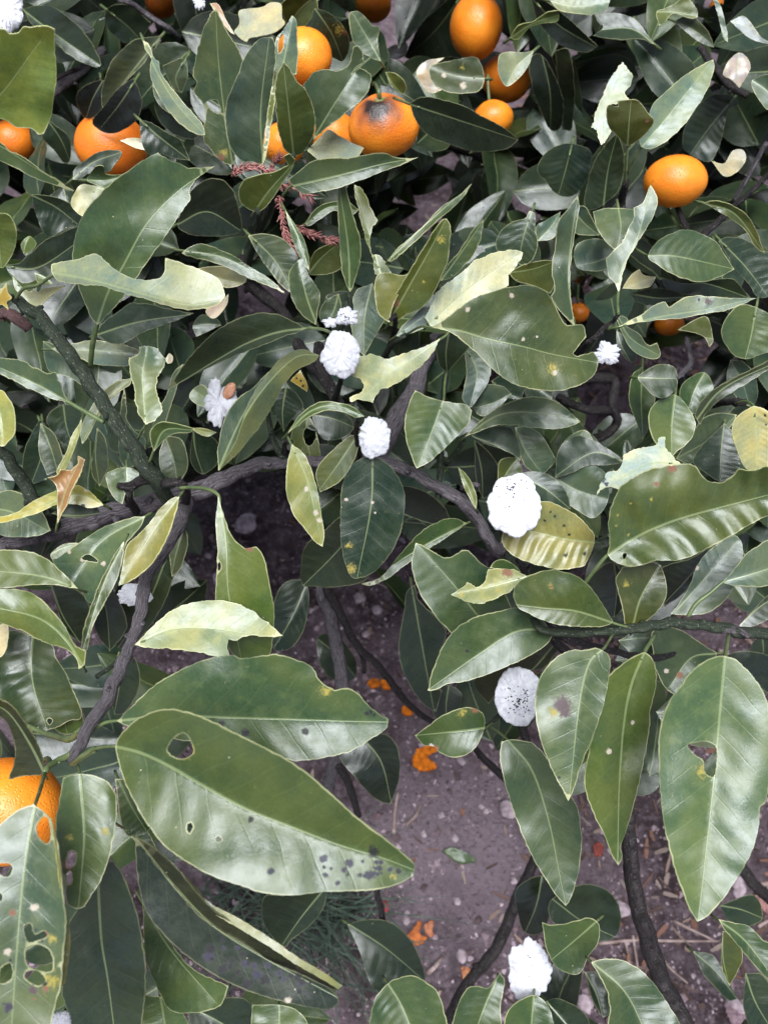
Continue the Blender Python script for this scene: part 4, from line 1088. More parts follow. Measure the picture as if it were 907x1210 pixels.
B('twig', "790,310,4,.68 845,264,4,.66 880,232,3.5,.64 925,190,3,.62", M_BARKD, .12, 4)
B('twig', "866,238,3,.65 885,205,2.8,.63 905,168,2.5,.61", M_BARK, .12, 3)
B('twig', "825,55,4,.72 842,78,4.5,.72 858,97,4.5,.72 882,113,4,.72", M_BARKD, .15, 2)
B('twig', "740,215,4,.60 735,235,4.5,.62 728,262,5,.66 700,290,7,.9", M_BARKD, .1, 2)
B('twig', "800,246,3,.72 806,260,3.4,.70 812,275,3.6,.70 800,300,4,.75", M_BARKD, .1)
B('twig', "527,440,3.2,.53 523,470,3.4,.54 521,520,3.6,.55 520,560,3.8,.552 518,588,4,.552", M_GREEN, .1, 2)
B('twig', "548,520,2.6,.53 538,535,3,.54 526,548,3.4,.55", M_GREEN, .1, 1)
B('twig', "545,577,3.6,.54 558,572,3.2,.53 566,574,2.6,.525", M_BARK, .3, 1)
B('branch', "685,448,6,.75 705,447,6,.75 725,450,6,.76 722,480,5.5,.76 728,500,5.5,.77 700,520,6,.8 660,500,7,.9", M_BARKD, .15, 3)
B('twig', "720,485,5,.76 690,484,5,.75 660,470,5,.78", M_BARKD, .15)
B('twig', "698,402,3,.51 712,388,3,.51 724,380,2.8,.51 730,372,2.6,.50", M_BARKD, .1, 2)
B('twig', "698,402,3,.51 690,410,3.4,.53 680,430,4,.6 690,448,4,.74", M_BARKD, .1)
B('twig', "578,857,2.6,.505 588,846,2.8,.51 600,828,3,.55 600,790,3,.65", M_GREEN, .1, 2)
B('twig', "575,858,2.4,.51 560,880,3.6,.62 590,915,4.5,.7 640,955,5,.78", M_BARKD, .1, 2)
B('twig', "345,548,4.5,.54 334,540,4,.535 322,520,3.6,.53 316,490,3.2,.52 312,476,2.6,.51", M_GREEN, .12, 4)
B('twig', "338,545,3,.54 336,525,2.6,.52 344,522,2.4,.485", M_BARKD, .15, 2)
B('branch', "375,405,6,.58 382,440,8,.575 395,470,7,.58 420,510,6,.57 445,543,6,.55", M_BARKD, .2, 3)
B('twig', "412,346,2.6,.51 414,365,3,.52 402,390,3.2,.54 385,425,3.6,.57", M_GREEN, .1, 1)
B('twig', "393,394,3,.482 400,405,3,.50 404,440,3,.53 396,470,4,.575", M_GREEN, .1)
B('twig', "425,492,2.6,.495 420,510,2.8,.51 425,540,3,.545", M_BARKD, .1)
B('twig', "465,395,3,.52 467,372,2.8,.49 460,380,2.6,.487", M_BARKD, .1, 1)
B('twig', "480,395,3,.502 468,402,3.4,.51 455,420,3.6,.56 440,470,4,.66", M_GREEN, .1, 2)
B('twig', "465,395,3.2,.52 458,415,3.4,.56 450,440,4,.64", M_BARKD, .1)
B('branch', "872,1020,7,.80 890,1045,7,.81 925,1075,7.5,.82", M_BARKD, .15, 2)
B('twig', "283,305,7,.72 300,340,8,.74 332,366,7,.74 360,420,8,.70 385,450,7,.60", M_BARKD, .2, 3)
B('twig', "303,247,3,.51 306,262,3.2,.53 300,290,4,.65 290,320,5,.72", M_GREEN, .1, 2)
B('twig', "347,184,3,.505 335,200,3.4,.53 322,235,3.6,.57 305,280,4,.66", M_GREEN, .1, 1)
B('twig', "310,198,3,.525 318,225,3.2,.56 312,262,3.6,.62", M_GREEN, .1)
B('twig', "868,477,3.4,.532 880,475,4,.54 860,475,4,.56 830,480,4,.62", M_BARKD, .2, 3)
B('twig', "798,447,2.4,.50 806,440,3.4,.51 815,428,3,.55 810,400,3,.6", M_BARK, .3, 6)

B('twig', "-30,372,6,.50 0,371,6,.50 18,375,6.5,.495 34,388,6,.50", bark_material('bark_reddish', (.06, .03, .03), (.16, .09, .085), (.10, .06, .06)), .2, 2)
B('twig', "-10,350,3,.455 4,350,3,.456 16,353,4,.46", M_GREEN, .1)

# ------------------------------------------------------------------ filler foliage behind the leaves in front
def free_leaf(rs, length, width, bendk, fold):
    """generic leaf in its own space: base at origin, along +Y; returns verts, faces, lc, lm"""
    n, k = 12, 4
    V, lc, lm = [], [], []
    ph = rs.uniform(0, 9)
    for i in range(n+1):
        t = i/n
        w_ = width*0.5*(math.sin(math.pi*min(1, t**0.80))**0.75)*(1.0-0.15*t)
        for j in range(-k, k+1):
            s = j/k
            e = s*w_
            y = length*(t-0.12*abs(s)*0)
            zz = fold*abs(e)-bendk*length*t*t+0.0022*mn.noise(Vector((t*4, s*1.5, ph)))-0.0005*math.cos(2*math.pi*(9*t-1.7*abs(s)))
            V.append((e, y*(1-0.08*bendk), zz))
            lc.append((t, s, (1-abs(s))*w_*1000))
            lm.append((e*1000, ph % 2.5, .22))
    Fc = []
    m = 2*k+1
    for i in range(n):
        for j in range(2*k):
            a = i*m+j
            Fc.append((a, a+1, a+1+m, a+m))
    return np.array(V), Fc, lc, lm


GAPS = [pts(g) for g in (
    "225,570 345,560 350,600 400,690 470,690 480,720 470,800 500,840 480,880 620,890 640,1010 620,1170 500,1190 380,1180 230,1090 260,1050 400,1060 390,900 340,760 330,700 250,650",
    "690,960 780,960 830,1090 907,1000 907,1100 840,1100 850,1230 810,1230 650,1190 690,1130 735,1060",
    "460,5 490,5 485,40 465,60", "490,215 520,205 530,240 505,270", "580,225 600,195 612,215",
    "-10,375 35,385 40,415 -10,418", "10,455 60,470 40,500 15,500",
    "685,425 745,430 750,510 700,510", "775,395 860,400 850,445 800,435", "640,210 690,230 660,260 600,220",
    "270,320 330,340 300,370 260,360", "560,460 600,440 590,400 560,440", "780,690 850,700 900,760 840,760")]
rs = random.Random(21)
PROT = []
for i in range(7):
    PROT.append(free_leaf(rs, rs.uniform(.075, .105), rs.uniform(.038, .05), rs.uniform(.05, .35), rs.uniform(.15, .5)))


def rand_rot(rs, tiltmax):
    """blade frame: normal roughly upward, random heading"""
    az = rs.uniform(0, 2*math.pi)
    nx, ny = rs.gauss(0, tiltmax), rs.gauss(-0.6, tiltmax)
    n = np.array([nx, ny, 1.0])
    n /= np.linalg.norm(n)
    y = np.array([math.cos(az), math.sin(az), -rs.uniform(0, .9)])
    y -= n*np.dot(y, n)
    y /= np.linalg.norm(y)
    xx = np.cross(y, n)
    return np.stack([xx, y, n], 1)


def proj(p):
    r = p-CAM
    z = r@FWD
    return np.stack([PX+F*(r@RIGHT)/z, PY-F*(r@UP)/z], 1), z


FRUIT = [(453, 150, 42, .63), (394, 158, 28, .70), (358, 67, 34, .64), (335, 170, 26, .66), (441, 6, 21, .95), (562, 32, 38, .80), (597, 93, 30, .84), (582, 141, 24, .80),
         (797, 214, 36, .70), (132, 172, 42, .73), (16, 166, 25, .78), (190, 4, 18, .98), (682, 370, 9, .95), (790, 383, 10, .92), (846, 8, 9, 1.15)]
DEEP = [S for S in SHAPES if S.d > .6]
spots = []
tries = 0
while len(spots) < 2300 and tries < 40000:
    tries += 1
    x, y = rs.uniform(-160, 1070), (rs.uniform(-160, 560) if rs.random() < .62 else rs.uniform(500, 1290))
    low = y > 640
    d = rs.uniform(.64, .82) if low else rs.uniform(.70, 1.18)
    pr = rs.randrange(len(PROT))
    R = rand_rot(rs, .55)
    base = at(x, y, d)
    V = PROT[pr][0]@R.T+base
    q, z = proj(V)
    if z.min() < (.58 if low else .66) or V[:, 2].min() < .12:
        continue
    if any(inside(g, q[::9]).any() for g in GAPS):
        continue
    qs, zs = q[::5], z[::5]
    if any((((qs[:, 0]-fx)**2+(qs[:, 1]-fy)**2 < (fr*.95)**2) & (zs < fd+.03)).any() for fx, fy, fr, fd in FRUIT):
        continue
    if any(abs(S.cen[0]-x) < 160 and abs(S.cen[1]-y) < 160 and (zs.min() < S.d+.01) and inside(S.o, qs).any() for S in DEEP):
        continue
    # keep the lower half thin, as in the photograph
    if low and rs.random() < .85:
        continue
    # stay behind the traced leaves
    spots.append((d, pr, R, base, V))
# crown carried on unseen beyond the top and sides, added to shade the interior
for i in range(1100):
    x, y, z_ = rs.uniform(-1.0, 1.1), rs.uniform(.75, 1.9), rs.uniform(.45, 1.2)
    c_ = np.array([x, y, z_])
    q, zz = proj(c_[None])
    if zz[0] > 0 and (-150 < q[0][0] < 1060 and q[0][1] > -130):
        continue
    pr = rs.randrange(len(PROT))
    R = rand_rot(rs, .55)
    spots.append((9, pr, R, c_, PROT[pr][0]@R.T+c_))
spots.sort(key=lambda s: s[0])
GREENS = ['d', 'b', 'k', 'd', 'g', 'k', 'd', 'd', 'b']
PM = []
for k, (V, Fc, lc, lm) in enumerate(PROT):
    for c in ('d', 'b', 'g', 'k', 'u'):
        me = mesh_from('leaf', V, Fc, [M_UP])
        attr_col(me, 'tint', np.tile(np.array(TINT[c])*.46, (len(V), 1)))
        attr_col(me, 'stain', np.zeros((len(V), 4)))
        attr_vec(me, 'lc', lc)
        attr_vec(me, 'lm', lm)
        PM.append(me)
from mathutils import Matrix
n_single = max(0, 296-NLEAF)
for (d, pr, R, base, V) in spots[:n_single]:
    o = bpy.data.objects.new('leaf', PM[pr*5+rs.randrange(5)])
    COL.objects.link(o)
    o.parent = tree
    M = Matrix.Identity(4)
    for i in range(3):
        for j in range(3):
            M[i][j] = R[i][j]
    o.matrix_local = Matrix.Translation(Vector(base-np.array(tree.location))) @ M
AV, AF, AT, ALC, ALM = [], [], [], [], []
b = 0
for (d, pr, R, base, V) in spots[n_single:]:
    P = PROT[pr]
    AV.append(V)
    AF += [tuple(i+b for i in f) for f in P[1]]
    b += len(V)
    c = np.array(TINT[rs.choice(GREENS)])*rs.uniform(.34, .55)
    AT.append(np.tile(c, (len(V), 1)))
    ALC += P[2]
    ALM += P[3]
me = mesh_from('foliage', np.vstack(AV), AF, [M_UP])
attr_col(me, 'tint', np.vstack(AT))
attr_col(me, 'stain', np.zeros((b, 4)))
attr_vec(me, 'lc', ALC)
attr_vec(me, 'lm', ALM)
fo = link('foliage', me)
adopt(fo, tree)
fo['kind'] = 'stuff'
fo['label'] = 'mass of darker leaves deeper inside the crown and unseen ones added for shade'

# ------------------------------------------------------------------ mandarins
def peel_material():
    t = NT('mandarin_peel')
    co = t.coord()
    tint = t.attr('tint')
    c = t.mix(t.ramp(t.noise(40, 3, co), 0.3, 0.7), t.mix(1.0, tint, (0.92, 0.80, 0.7), 'MULTIPLY'), t.mix(1.0, tint, (1.06, 1.18, 1.3), 'MULTIPLY'))
    vo = t.n('ShaderNodeTexVoronoi')
    vo.inputs['Scale'].default_value = 620
    t.set(vo.inputs['Vector'], co)
    pit = t.ramp(vo.outputs['Distance'], 0.0, 0.5)
    c = t.mix(t.math('MULTIPLY', t.ramp(pit, 0, .5, 1, 0), 0.25), c, t.mix(1.0, c, (0.8, 0.6, 0.5), 'MULTIPLY'))
    v2 = t.n('ShaderNodeTexVoronoi')
    v2.inputs['Scale'].default_value = 130
    t.set(v2.inputs['Vector'], co)
    p2 = t.sep(v2.outputs['Color'])
    c = t.mix(t.math('MULTIPLY', t.math('MULTIPLY', t.ramp(v2.outputs['Distance'], .05, .12, 1, 0), t.math('GREATER_THAN', p2[0], .86)), .6), c, (.12, .05, .01))
    n = t.bump(t.math('MULTIPLY_ADD', pit, 0.6, t.math('MULTIPLY', t.noise(120, 4, co), 0.5)), 0.5, 0.0008)
    return t.done(t.bsdf(c, 0.40, n, 0.5))


M_PEEL = peel_material()
M_CALYX = plain_material('calyx_green_brown', (0.10, 0.13, 0.04), (0.19, 0.17, 0.07), 200, 0.6)
ORANGE = np.array([0.80, 0.22, 0.012])


def mandarin(label, x, y, rx, ry, d, pole=(0, 1, 0.2), rot=None, tint=ORANGE, stalk=None, squash=0.9):
    c = at(x, y, d)
    R = 0.5*(rx+ry)*d/F
    asp = ry/rx
    fw = (c-CAM)/np.linalg.norm(c-CAM)
    rt = np.cross(fw, UP)
    rt /= np.linalg.norm(rt)
    up = np.cross(rt, fw)
    ax = pole[0]*rt+pole[1]*up-pole[2]*fw       # axis from blossom end to stalk end
    ax = ax/np.linalg.norm(ax)
    u_ = np.cross(ax, np.array([0.2, 0.7, 0.4]))
    u_ /= np.linalg.norm(u_)
    v_ = np.cross(ax, u_)
    root = thing('mandarin', label, 'mandarin', tuple(c-ax*R*squash), 'mandarins on the tree')
    n, k = 56, 36
    V, T = [], []
    sd = x*0.13+y*0.07
    for i in range(k+1):
        ph = math.pi*i/k
        for j in range(n):
            th = 2*math.pi*j/n
            r = R*(1+0.02*mn.noise(Vector((math.cos(th)*math.sin(ph)*1.6, math.sin(th)*math.sin(ph)*1.6, math.cos(ph)*1.6+sd))))
            r *= 1+0.012*math.cos(9*th+sd)*math.sin(ph)*max(0, math.cos(ph))
            zc = r*squash*math.cos(ph)
            zc -= R*0.13*math.exp(-(math.sin(ph)/0.20)**2)*(1 if ph < 1.5 else -0.15)
            if ph < 1.5:
                zc += R*0.05*math.exp(-((math.sin(ph)-.33)/0.16)**2)
            rr = r*math.sin(ph)
            off = rr*math.cos(th)*u_+rr*math.sin(th)*v_+zc*ax
            sx = off@RIGHT
            sy = off@UP
            V.append(c+off+RIGHT*sx*((2/(1+asp))-1)+UP*sy*((2*asp/(1+asp))-1))
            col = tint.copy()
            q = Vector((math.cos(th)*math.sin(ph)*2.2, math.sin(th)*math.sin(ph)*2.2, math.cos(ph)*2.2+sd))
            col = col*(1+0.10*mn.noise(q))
            if rot is not None:
                # brown rot spreading from a point on the skin
                rp, rr_, core = rot
                rd = rp[0]*rt+rp[1]*up-rp[2]*fw
                rd = rd/np.linalg.norm(rd)
                ang = math.acos(max(-1, min(1, float(off@rd)/np.linalg.norm(off))))+0.16*mn.noise(q*1.7)
                a1 = max(0.0, min(1.0, (rr_-ang)/(rr_*0.55)))
                a2 = max(0.0, min(1.0, (core-ang)/(core*0.35)))
                col = col*(1-a1)+np.array([0.19, 0.065, 0.03])*a1
                col = col*(1-a2)+np.array([0.018, 0.010, 0.008])*a2
            T.append(col)
    Fc = []
    for i in range(k):
        for j in range(n):
            j2 = (j+1) % n
            Fc.append((i*n+j, (i+1)*n+j, (i+1)*n+j2, i*n+j2))
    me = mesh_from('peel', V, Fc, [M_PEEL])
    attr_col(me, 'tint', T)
    adopt(link('peel', me), root)
    # calyx star and short stalk
    top = c+ax*R*squash*0.90
    cv, cf = [top+ax*R*0.03], []
    for j in range(20):
        a = 2*math.pi*j/20
        rr = R*(0.19 if j % 4 == 0 else (0.15 if j % 2 else 0.10))
        cv.append(top+rr*(math.cos(a)*u_+math.sin(a)*v_)+ax*R*(0.015 if j % 4 else 0.04))
    for j in range(20):
        cf.append((0, 1+j, 1+(j+1) % 20))
    cb = len(cv)
    cv += [p-ax*R*0.045 for p in cv]
    cf += [tuple(i+cb for i in f[::-1]) for f in list(cf)]
    for j in range(20):
        cf.append((1+j, cb+1+j, cb+1+(j+1) % 20, 1+(j+1) % 20))
    me = mesh_from('calyx', cv, cf, [M_CALYX], False)
    adopt(link('calyx', me), root)
    end = top+ax*R*0.6+np.array([0, .01, .01]) if stalk is None else at(*stalk)
    pth = resample(catmull(np.array([top-ax*R*.02, top+ax*R*.25, (top+ax*R*.5+end)/2, end]), 6), .004)
    tube_obj('stalk', pth, np.linspace(.0016, .0013, len(pth)), M_STALK, root, 7, .1)
    return root


mandarin("mandarin with a black rot patch at its stalk end, above a long leaf", 453, 150, 42, 37, .63, (-.15, 1, .5), rot=((-.22, .55, .8), 1.0, .45), stalk=(440, 100, .68))
mandarin("mandarin tucked behind the rotting one and a bitten leaf", 394, 158, 28, 27, .70, (0, 1, .3))
mandarin("glossy mandarin behind the upright bitten leaves", 358, 67, 34, 33, .64, (.2, -.7, -.5))
mandarin("mandarin low behind the olive oval leaf and red sprig", 335, 170, 26, 25, .66, (0, 1, .2))
mandarin("mandarin high on the tree at the soil gap", 441, 6, 21, 20, .95, (.1, 1, .2))
mandarin("tall mandarin hanging above two others", 562, 32, 31, 39, .80, (0, 1, -.35), stalk=(565, -25, .86))
mandarin("mandarin half hidden by a pale folded leaf, middle of three", 597, 93, 30, 27, .84, (.5, .7, -.2))
mandarin("lowest mandarin of three, behind the long dark leaf", 582, 141, 24, 22, .80, (-.2, 1, -.2))
mandarin("lone oval mandarin on the trunk side under a pale slanting leaf", 797, 214, 36.5, 31, .70, (-.3, -1, -.6), stalk=(812, 275, .70))
mandarin("big mandarin behind the leaf riddled with holes", 8, 958, 68, 64, .42, (.55, .8, -.5), stalk=(60, 905, .385))
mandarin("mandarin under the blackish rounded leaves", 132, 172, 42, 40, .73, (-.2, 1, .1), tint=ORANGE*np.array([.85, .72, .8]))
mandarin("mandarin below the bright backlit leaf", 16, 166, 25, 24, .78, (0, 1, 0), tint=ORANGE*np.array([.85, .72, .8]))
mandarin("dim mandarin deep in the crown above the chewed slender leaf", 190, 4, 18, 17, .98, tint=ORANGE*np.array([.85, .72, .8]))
mandarin("mandarin showing between leaves next to the broad spotted leaf", 682, 370, 14, 13, .95)
mandarin("mandarin peeping under the long grey-green leaf", 790, 383, 17, 15, .92)
mandarin("tiny far mandarin near the dead pinkish leaf", 846, 8, 9, 9, 1.15)

# ------------------------------------------------------------------ white cottony egg masses of scale insects
def wax_material(name, k):
    t = NT(name)
    co = t.coord()
    c = t.mix(t.ramp(t.noise(300, 4, co), 0.35, 0.7), (0.68*k, 0.67*k, 0.73*k), (0.86*k, 0.86*k, 0.88*k))
    h = t.math('MULTIPLY_ADD', t.noise(900, 5, co, 0.7), 1.0, t.math('MULTIPLY', t.noise(220, 3, co), 1.2))
    return t.done(t.bsdf(c, 0.9, t.bump(h, 0.8, 0.0010), 0.1))


M_WAX = wax_material('white_wax', 0.86)  # bright copy of the wax colour, for masses burnt out by light
M_WAX_DARK = wax_material('wax_darker_copy', 0.62)  # same wax coloured darker, for masses the light does not burn out
M_SPECK = plain_material('insect_speck', (0.012, 0.010, 0.014), (0.04, 0.035, 0.045), 900, 0.6)
M_SCALE = plain_material('scale_insect_brown', (0.28, 0.12, 0.06), (0.42, 0.21, 0.13), 350, 0.6)


def egg_mass(label, x, y, rx, ry, d, seed, ang=0.0, specks=0, spot=(0, 0), crease=0.0, dome=.45, lobes=17, insect=None, ragged=.08, g=(0, -.1)):
    rs = random.Random(seed)
    k = d/F
    c = at(x, y, d)
    root = thing('egg_mass', label, 'egg mass', tuple(c), 'white cottony egg masses')
    nr, nt = 16, 96
    V, Fc = [], []

    def height(r, th, px_, py_):
        hh = dome*(1-r**2.2)
        hh += 0.040*r*math.cos(lobes*th+5*mn.noise(Vector((math.cos(th)*1.5, math.sin(th)*1.5, seed)))+3*mn.noise(Vector((px_*2, py_*2, seed))))
        hh -= crease*math.exp(-((px_*math.cos(ang)+py_*math.sin(ang))/.10)**2)*.22
        hh += .06*mn.noise(Vector((px_*2.2, py_*2.2, seed*1.7)))+.035*mn.noise(Vector((px_*6, py_*6, seed*1.7)))+.03*mn.noise(Vector((px_*15, py_*15, seed)))
        return hh
    rmean = .5*(rx+ry)*k

    def point(r, th, lift=0.0):
        ed = 1+ragged*(mn.noise(Vector((math.cos(th)*1.6, math.sin(th)*1.6, seed)))*1.9+.9*mn.noise(Vector((math.cos(th)*4.5, math.sin(th)*4.5, seed+3)))+.6*mn.noise(Vector((math.cos(th)*11, math.sin(th)*11, seed))))
        px_, py_ = r*math.cos(th), r*math.sin(th)
        hh = height(r, th, px_, py_)
        qx, qy = x+rx*px_*ed, y+ry*py_*ed
        dz = d+k*(g[0]*rx*px_+g[1]*ry*py_)-(hh*rmean+lift)
        return at(qx, qy, dz)
    V.append(point(0, 0))
    for i in range(1, nr+1):
        for j in range(nt):
            V.append(point(i/nr, 2*math.pi*j/nt))
    for j in range(nt):
        Fc.append((0, 1+(j+1) % nt, 1+j))
    for i in range(nr-1):
        for j in range(nt):
            a, b_ = 1+i*nt+j, 1+i*nt+(j+1) % nt
            Fc.append((a, b_, b_+nt, a+nt))
    base = len(V)                                # tucked-in back
    for j in range(nt):
        V.append(point(.86, 2*math.pi*j/nt, -rmean*.55))
    for j in range(nt):
        a, b_ = 1+(nr-1)*nt+j, 1+(nr-1)*nt+(j+1) % nt
        Fc.append((a, b_, base+(j+1) % nt, base+j))
    Fc.append(tuple(base+j for j in range(nt))[::-1])
    me = mesh_from('wax_cushion', V, Fc, [M_WAX if seed in (3, 5, 12) else M_WAX_DARK])
    adopt(link('wax_cushion', me), root)
    if specks:
        SV, SF = [], []
        for i in range(specks):
            a = rs.uniform(0, 6.28)
            rr = abs(rs.gauss(0, .36))
            sx, sy = spot[0]+rr*math.cos(a), spot[1]+rr*math.sin(a)
            r_, th = math.hypot(sx, sy), math.atan2(sy, sx)
            if r_ > .92:
                continue
            p = point(r_, th, .0001)
            s = rs.uniform(.0003, .00062)
            b_ = len(SV)
            dirv = [RIGHT, UP, -RIGHT, -UP, -FWD]
            el = rs.uniform(.7, 1.5)
            SV += [p+s*el*dirv[0], p+s*dirv[1], p+s*el*dirv[2], p+s*dirv[3], p+s*1.0*dirv[4], p-s*dirv[4]]
            SF += [(b_+q, b_+(q+1) % 4, b_+4) for q in range(4)]+[(b_+(q+1) % 4, b_+q, b_+5) for q in range(4)]
        me = mesh_from('specks', SV, SF, [M_SPECK])
        so = link('specks', me)
        adopt(so, root)
        so['kind'] = 'stuff'
        so['label'] = 'tiny black crawlers scattered on the wax'
    if insect:
        ix, iy, irx, iry, ia = insect
        IV, IF = [], []
        for i in range(9):
            ph = math.pi*i/8
            for j in range(12):
                th = 2*math.pi*j/12
                lx, ly = irx*math.sin(ph)*math.cos(th), iry*math.cos(ph)
                lz = .55*irx*math.sin(ph)*math.sin(th)*k*(1+.1*math.cos(6*ph))
                qx = ix+lx*math.cos(ia)-ly*math.sin(ia)
                qy = iy+lx*math.sin(ia)+ly*math.cos(ia)
                IV.append(at(qx, qy, d-rmean*dome*.8-lz))
        for i in range(8):
            for j in range(12):
                IF.append((i*12+j, i*12+(j+1) % 12, (i+1)*12+(j+1) % 12, (i+1)*12+j))
        me = mesh_from('insect_body', IV, IF, [M_SCALE])
        o = link('insect_body', me)
        adopt(o, root)
        o['label'] = 'reddish brown body of the scale insect'
    return root


egg_mass("round brilliant white egg mass with dark specks along its top, beside the yellowing leaf", 607, 598, 32, 36, .445, 3, specks=55, spot=(-.05, -.62), dome=.35)
egg_mass("fluted white egg mass sprinkled with black specks, behind the hanging leaves", 612, 823, 28, 36, .475, 4, specks=85, spot=(0, .15), dome=.22, lobes=22, ragged=.05)
egg_mass("angular white egg mass low over the soil beside small bitten leaf", 624, 1146, 27, 35, .52, 5, dome=.4, lobes=7, ragged=.13, crease=.25, specks=6, spot=(0, -.4))
egg_mass("creased white egg mass above the bitten yellow leaf", 403, 419, 24, 27, .475, 6, ang=.4, crease=.35, lobes=13)
egg_mass("small crumpled white egg mass at the end of the long leaf's stalk", 410, 375, 12, 12, .482, 7, ragged=.2, lobes=9, specks=12, dome=.6)
egg_mass("flattened scrap of white wax on the thin twig", 391, 381, 9, 6, .484, 17, ragged=.25, lobes=7, dome=.5)
egg_mass("white egg mass pleated from one end, over the dark rounded leaf", 442, 517, 20, 24, .488, 8, ang=.6, crease=.55, lobes=11, ragged=.1)
egg_mass("grubby white egg mass with its reddish brown insect beside the rolled leaf", 259, 473, 18, 27, .50, 9, ragged=.22, lobes=9, crease=.5, ang=.3, insect=(271, 462, 7, 11, .5))
egg_mass("ragged little white egg mass at the notched tip of the broad leaf", 717, 418, 17, 12, .50, 10, ragged=.25, lobes=9, crease=.4)
egg_mass("shaded white egg mass behind the grey-barked branch", 159, 703, 20, 14, .462, 11, ragged=.12, lobes=15)
egg_mass("blown-out white egg mass above the backlit leaf", 6, 10, 22, 30, .385, 12, ragged=.12)
egg_mass("small white egg mass under the holed leaf", 73, 1207, 13, 12, .34, 13, ragged=.15)
egg_mass("white waxy scrap atop the upright leaf with a hole", 236, 4, 7, 9, .57, 14, ragged=.3)

# ------------------------------------------------------------------ dry conifer sprigs caught in the leaves
M_NEEDLE = plain_material('dry_needle', (0.22, 0.075, 0.065), (0.42, 0.19, 0.17), 300, 0.7)


def sprig(label, s, n, ln, seed):
    rs = random.Random(seed)
    P = pts(s)
    C = resample(catmull(P, 8, False, 200), 2.0)
    path = ats(C[:, :2], C[:, 2])
    root = thing('conifer_sprig', label, 'dry sprig', tuple(path[0]), 'dry conifer sprigs caught in the leaves')
    tube_obj('stem', path, np.linspace(.0008, .0005, len(path)), M_NEEDLE, root, 6, .1)
    NV, NF = [], []
    for i in range(n):
        q = rs.uniform(0, len(path)-1.01)
        a = int(q)
        p = path[a]+(path[a+1]-path[a])*(q-a)
        t = path[a+1]-path[a]
        t /= np.linalg.norm(t)
        o = np.cross(t, np.array([rs.gauss(0, 1), rs.gauss(0, 1), rs.gauss(0, 1)]))
        o /= np.linalg.norm(o)
        ll = ln*rs.uniform(.7, 1.2)
        tip = p+ll*(o*.62+t*.75)
        midp = p+ll*.5*(o*.75+t*.55)
        v, f, _ = tube([p, midp, tip], [.00042, .00045, .00008], 4, True)
        b_ = len(NV)
        NV += v
        NF += [tuple(k+b_ for k in x_) for x_ in f]
    me = mesh_from('needles', NV, NF, [M_NEEDLE])
    o = link('needles', me)
    adopt(o, root)
    o['kind'] = 'stuff'
    return root


sprig("rust-red dry conifer sprig lodged behind the upright leaves", "274,208,.512 283,200,.508 295,197,.507 312,201,.508 326,206,.512", 120, .0052, 1)
sprig("rust-red sprig tip pressed against the olive backlit leaf", "318,205,.545 325,193,.54 330,184,.535", 40, .005, 2)
sprig("long rust-red dry sprig hanging between two narrow leaves", "330,232,.525 332,250,.515 335,270,.51 343,288,.51 352,303,.512", 110, .0055, 3)
sprig("drooping rust-red sprig pointing at the tall narrow leaf", "348,268,.52 362,276,.515 380,281,.512 399,286,.512", 75, .0058, 4)
sprig("short rust-red sprig jutting above the narrow leaves", "332,218,.52 345,222,.51 356,227,.507 367,233,.507", 45, .0058, 5)

# ------------------------------------------------------------------ ground, stones, litter
def soil_height(x, y):
    v = Vector((x, y, 0.3))
    near = max(0.0, 1-math.hypot(x, y-.8)/6)
    return near*(.022*mn.noise(v*3.1)+.012*mn.noise(v*11)+.011*abs(mn.noise(v*24))+.0075*mn.noise(v*62))


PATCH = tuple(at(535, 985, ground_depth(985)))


def soil_material():
    t = NT('bare_soil')
    co = t.coord()
    c = t.mix(t.ramp(t.noise(7, 5, co, 0.65), 0.38, 0.64), (0.085, 0.058, 0.064), (0.27, 0.195, 0.222))
    # bare pale dust among darker, littered soil, its colour lightened to imitate open light
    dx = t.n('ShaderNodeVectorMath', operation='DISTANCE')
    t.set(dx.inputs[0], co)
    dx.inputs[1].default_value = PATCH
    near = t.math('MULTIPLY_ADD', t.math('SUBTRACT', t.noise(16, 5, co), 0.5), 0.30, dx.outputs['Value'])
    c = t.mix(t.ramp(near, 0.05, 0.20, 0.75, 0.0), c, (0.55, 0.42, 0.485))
    c = t.mix(t.ramp(t.noise(70, 5, co, 0.7), 0.45, 0.68, 0.0, 0.7), c, (0.42, 0.32, 0.36))
    c = t.mix(t.ramp(t.noise(150, 5, co, 0.7), 0.50, 0.70, 0.0, 0.65), c, (0.07, 0.05, 0.052))
    n = t.bump(t.math('MULTIPLY_ADD', t.noise(160, 6, co, 0.7), 1.0, t.math('MULTIPLY', t.noise(600, 4, co), 0.4)), 1.0, 0.022)
    return t.done(t.bsdf(c, 0.95, n, 0.15))


def axis(lo, hi, step, far):
    a = np.arange(lo, hi+step/2, step)
    o = [hi+step*1.6**k for k in range(1, 40) if hi+step*1.6**k < far]+[far]
    o2 = [lo-step*1.6**k for k in range(1, 40) if lo-step*1.6**k > -far]+[-far]
    return np.array(o2[::-1]+list(a)+o)


gx, gy = axis(-.8, .8, .0065, 150), axis(-.2, 2.1, .0065, 150)
GV = [(x, y, soil_height(x, y)) for y in gy for x in gx]
nx_ = len(gx)
GF = [(j*nx_+i, j*nx_+i+1, (j+1)*nx_+i+1, (j+1)*nx_+i) for j in range(len(gy)-1) for i in range(nx_-1)]
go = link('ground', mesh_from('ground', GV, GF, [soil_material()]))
go['kind'] = 'structure'

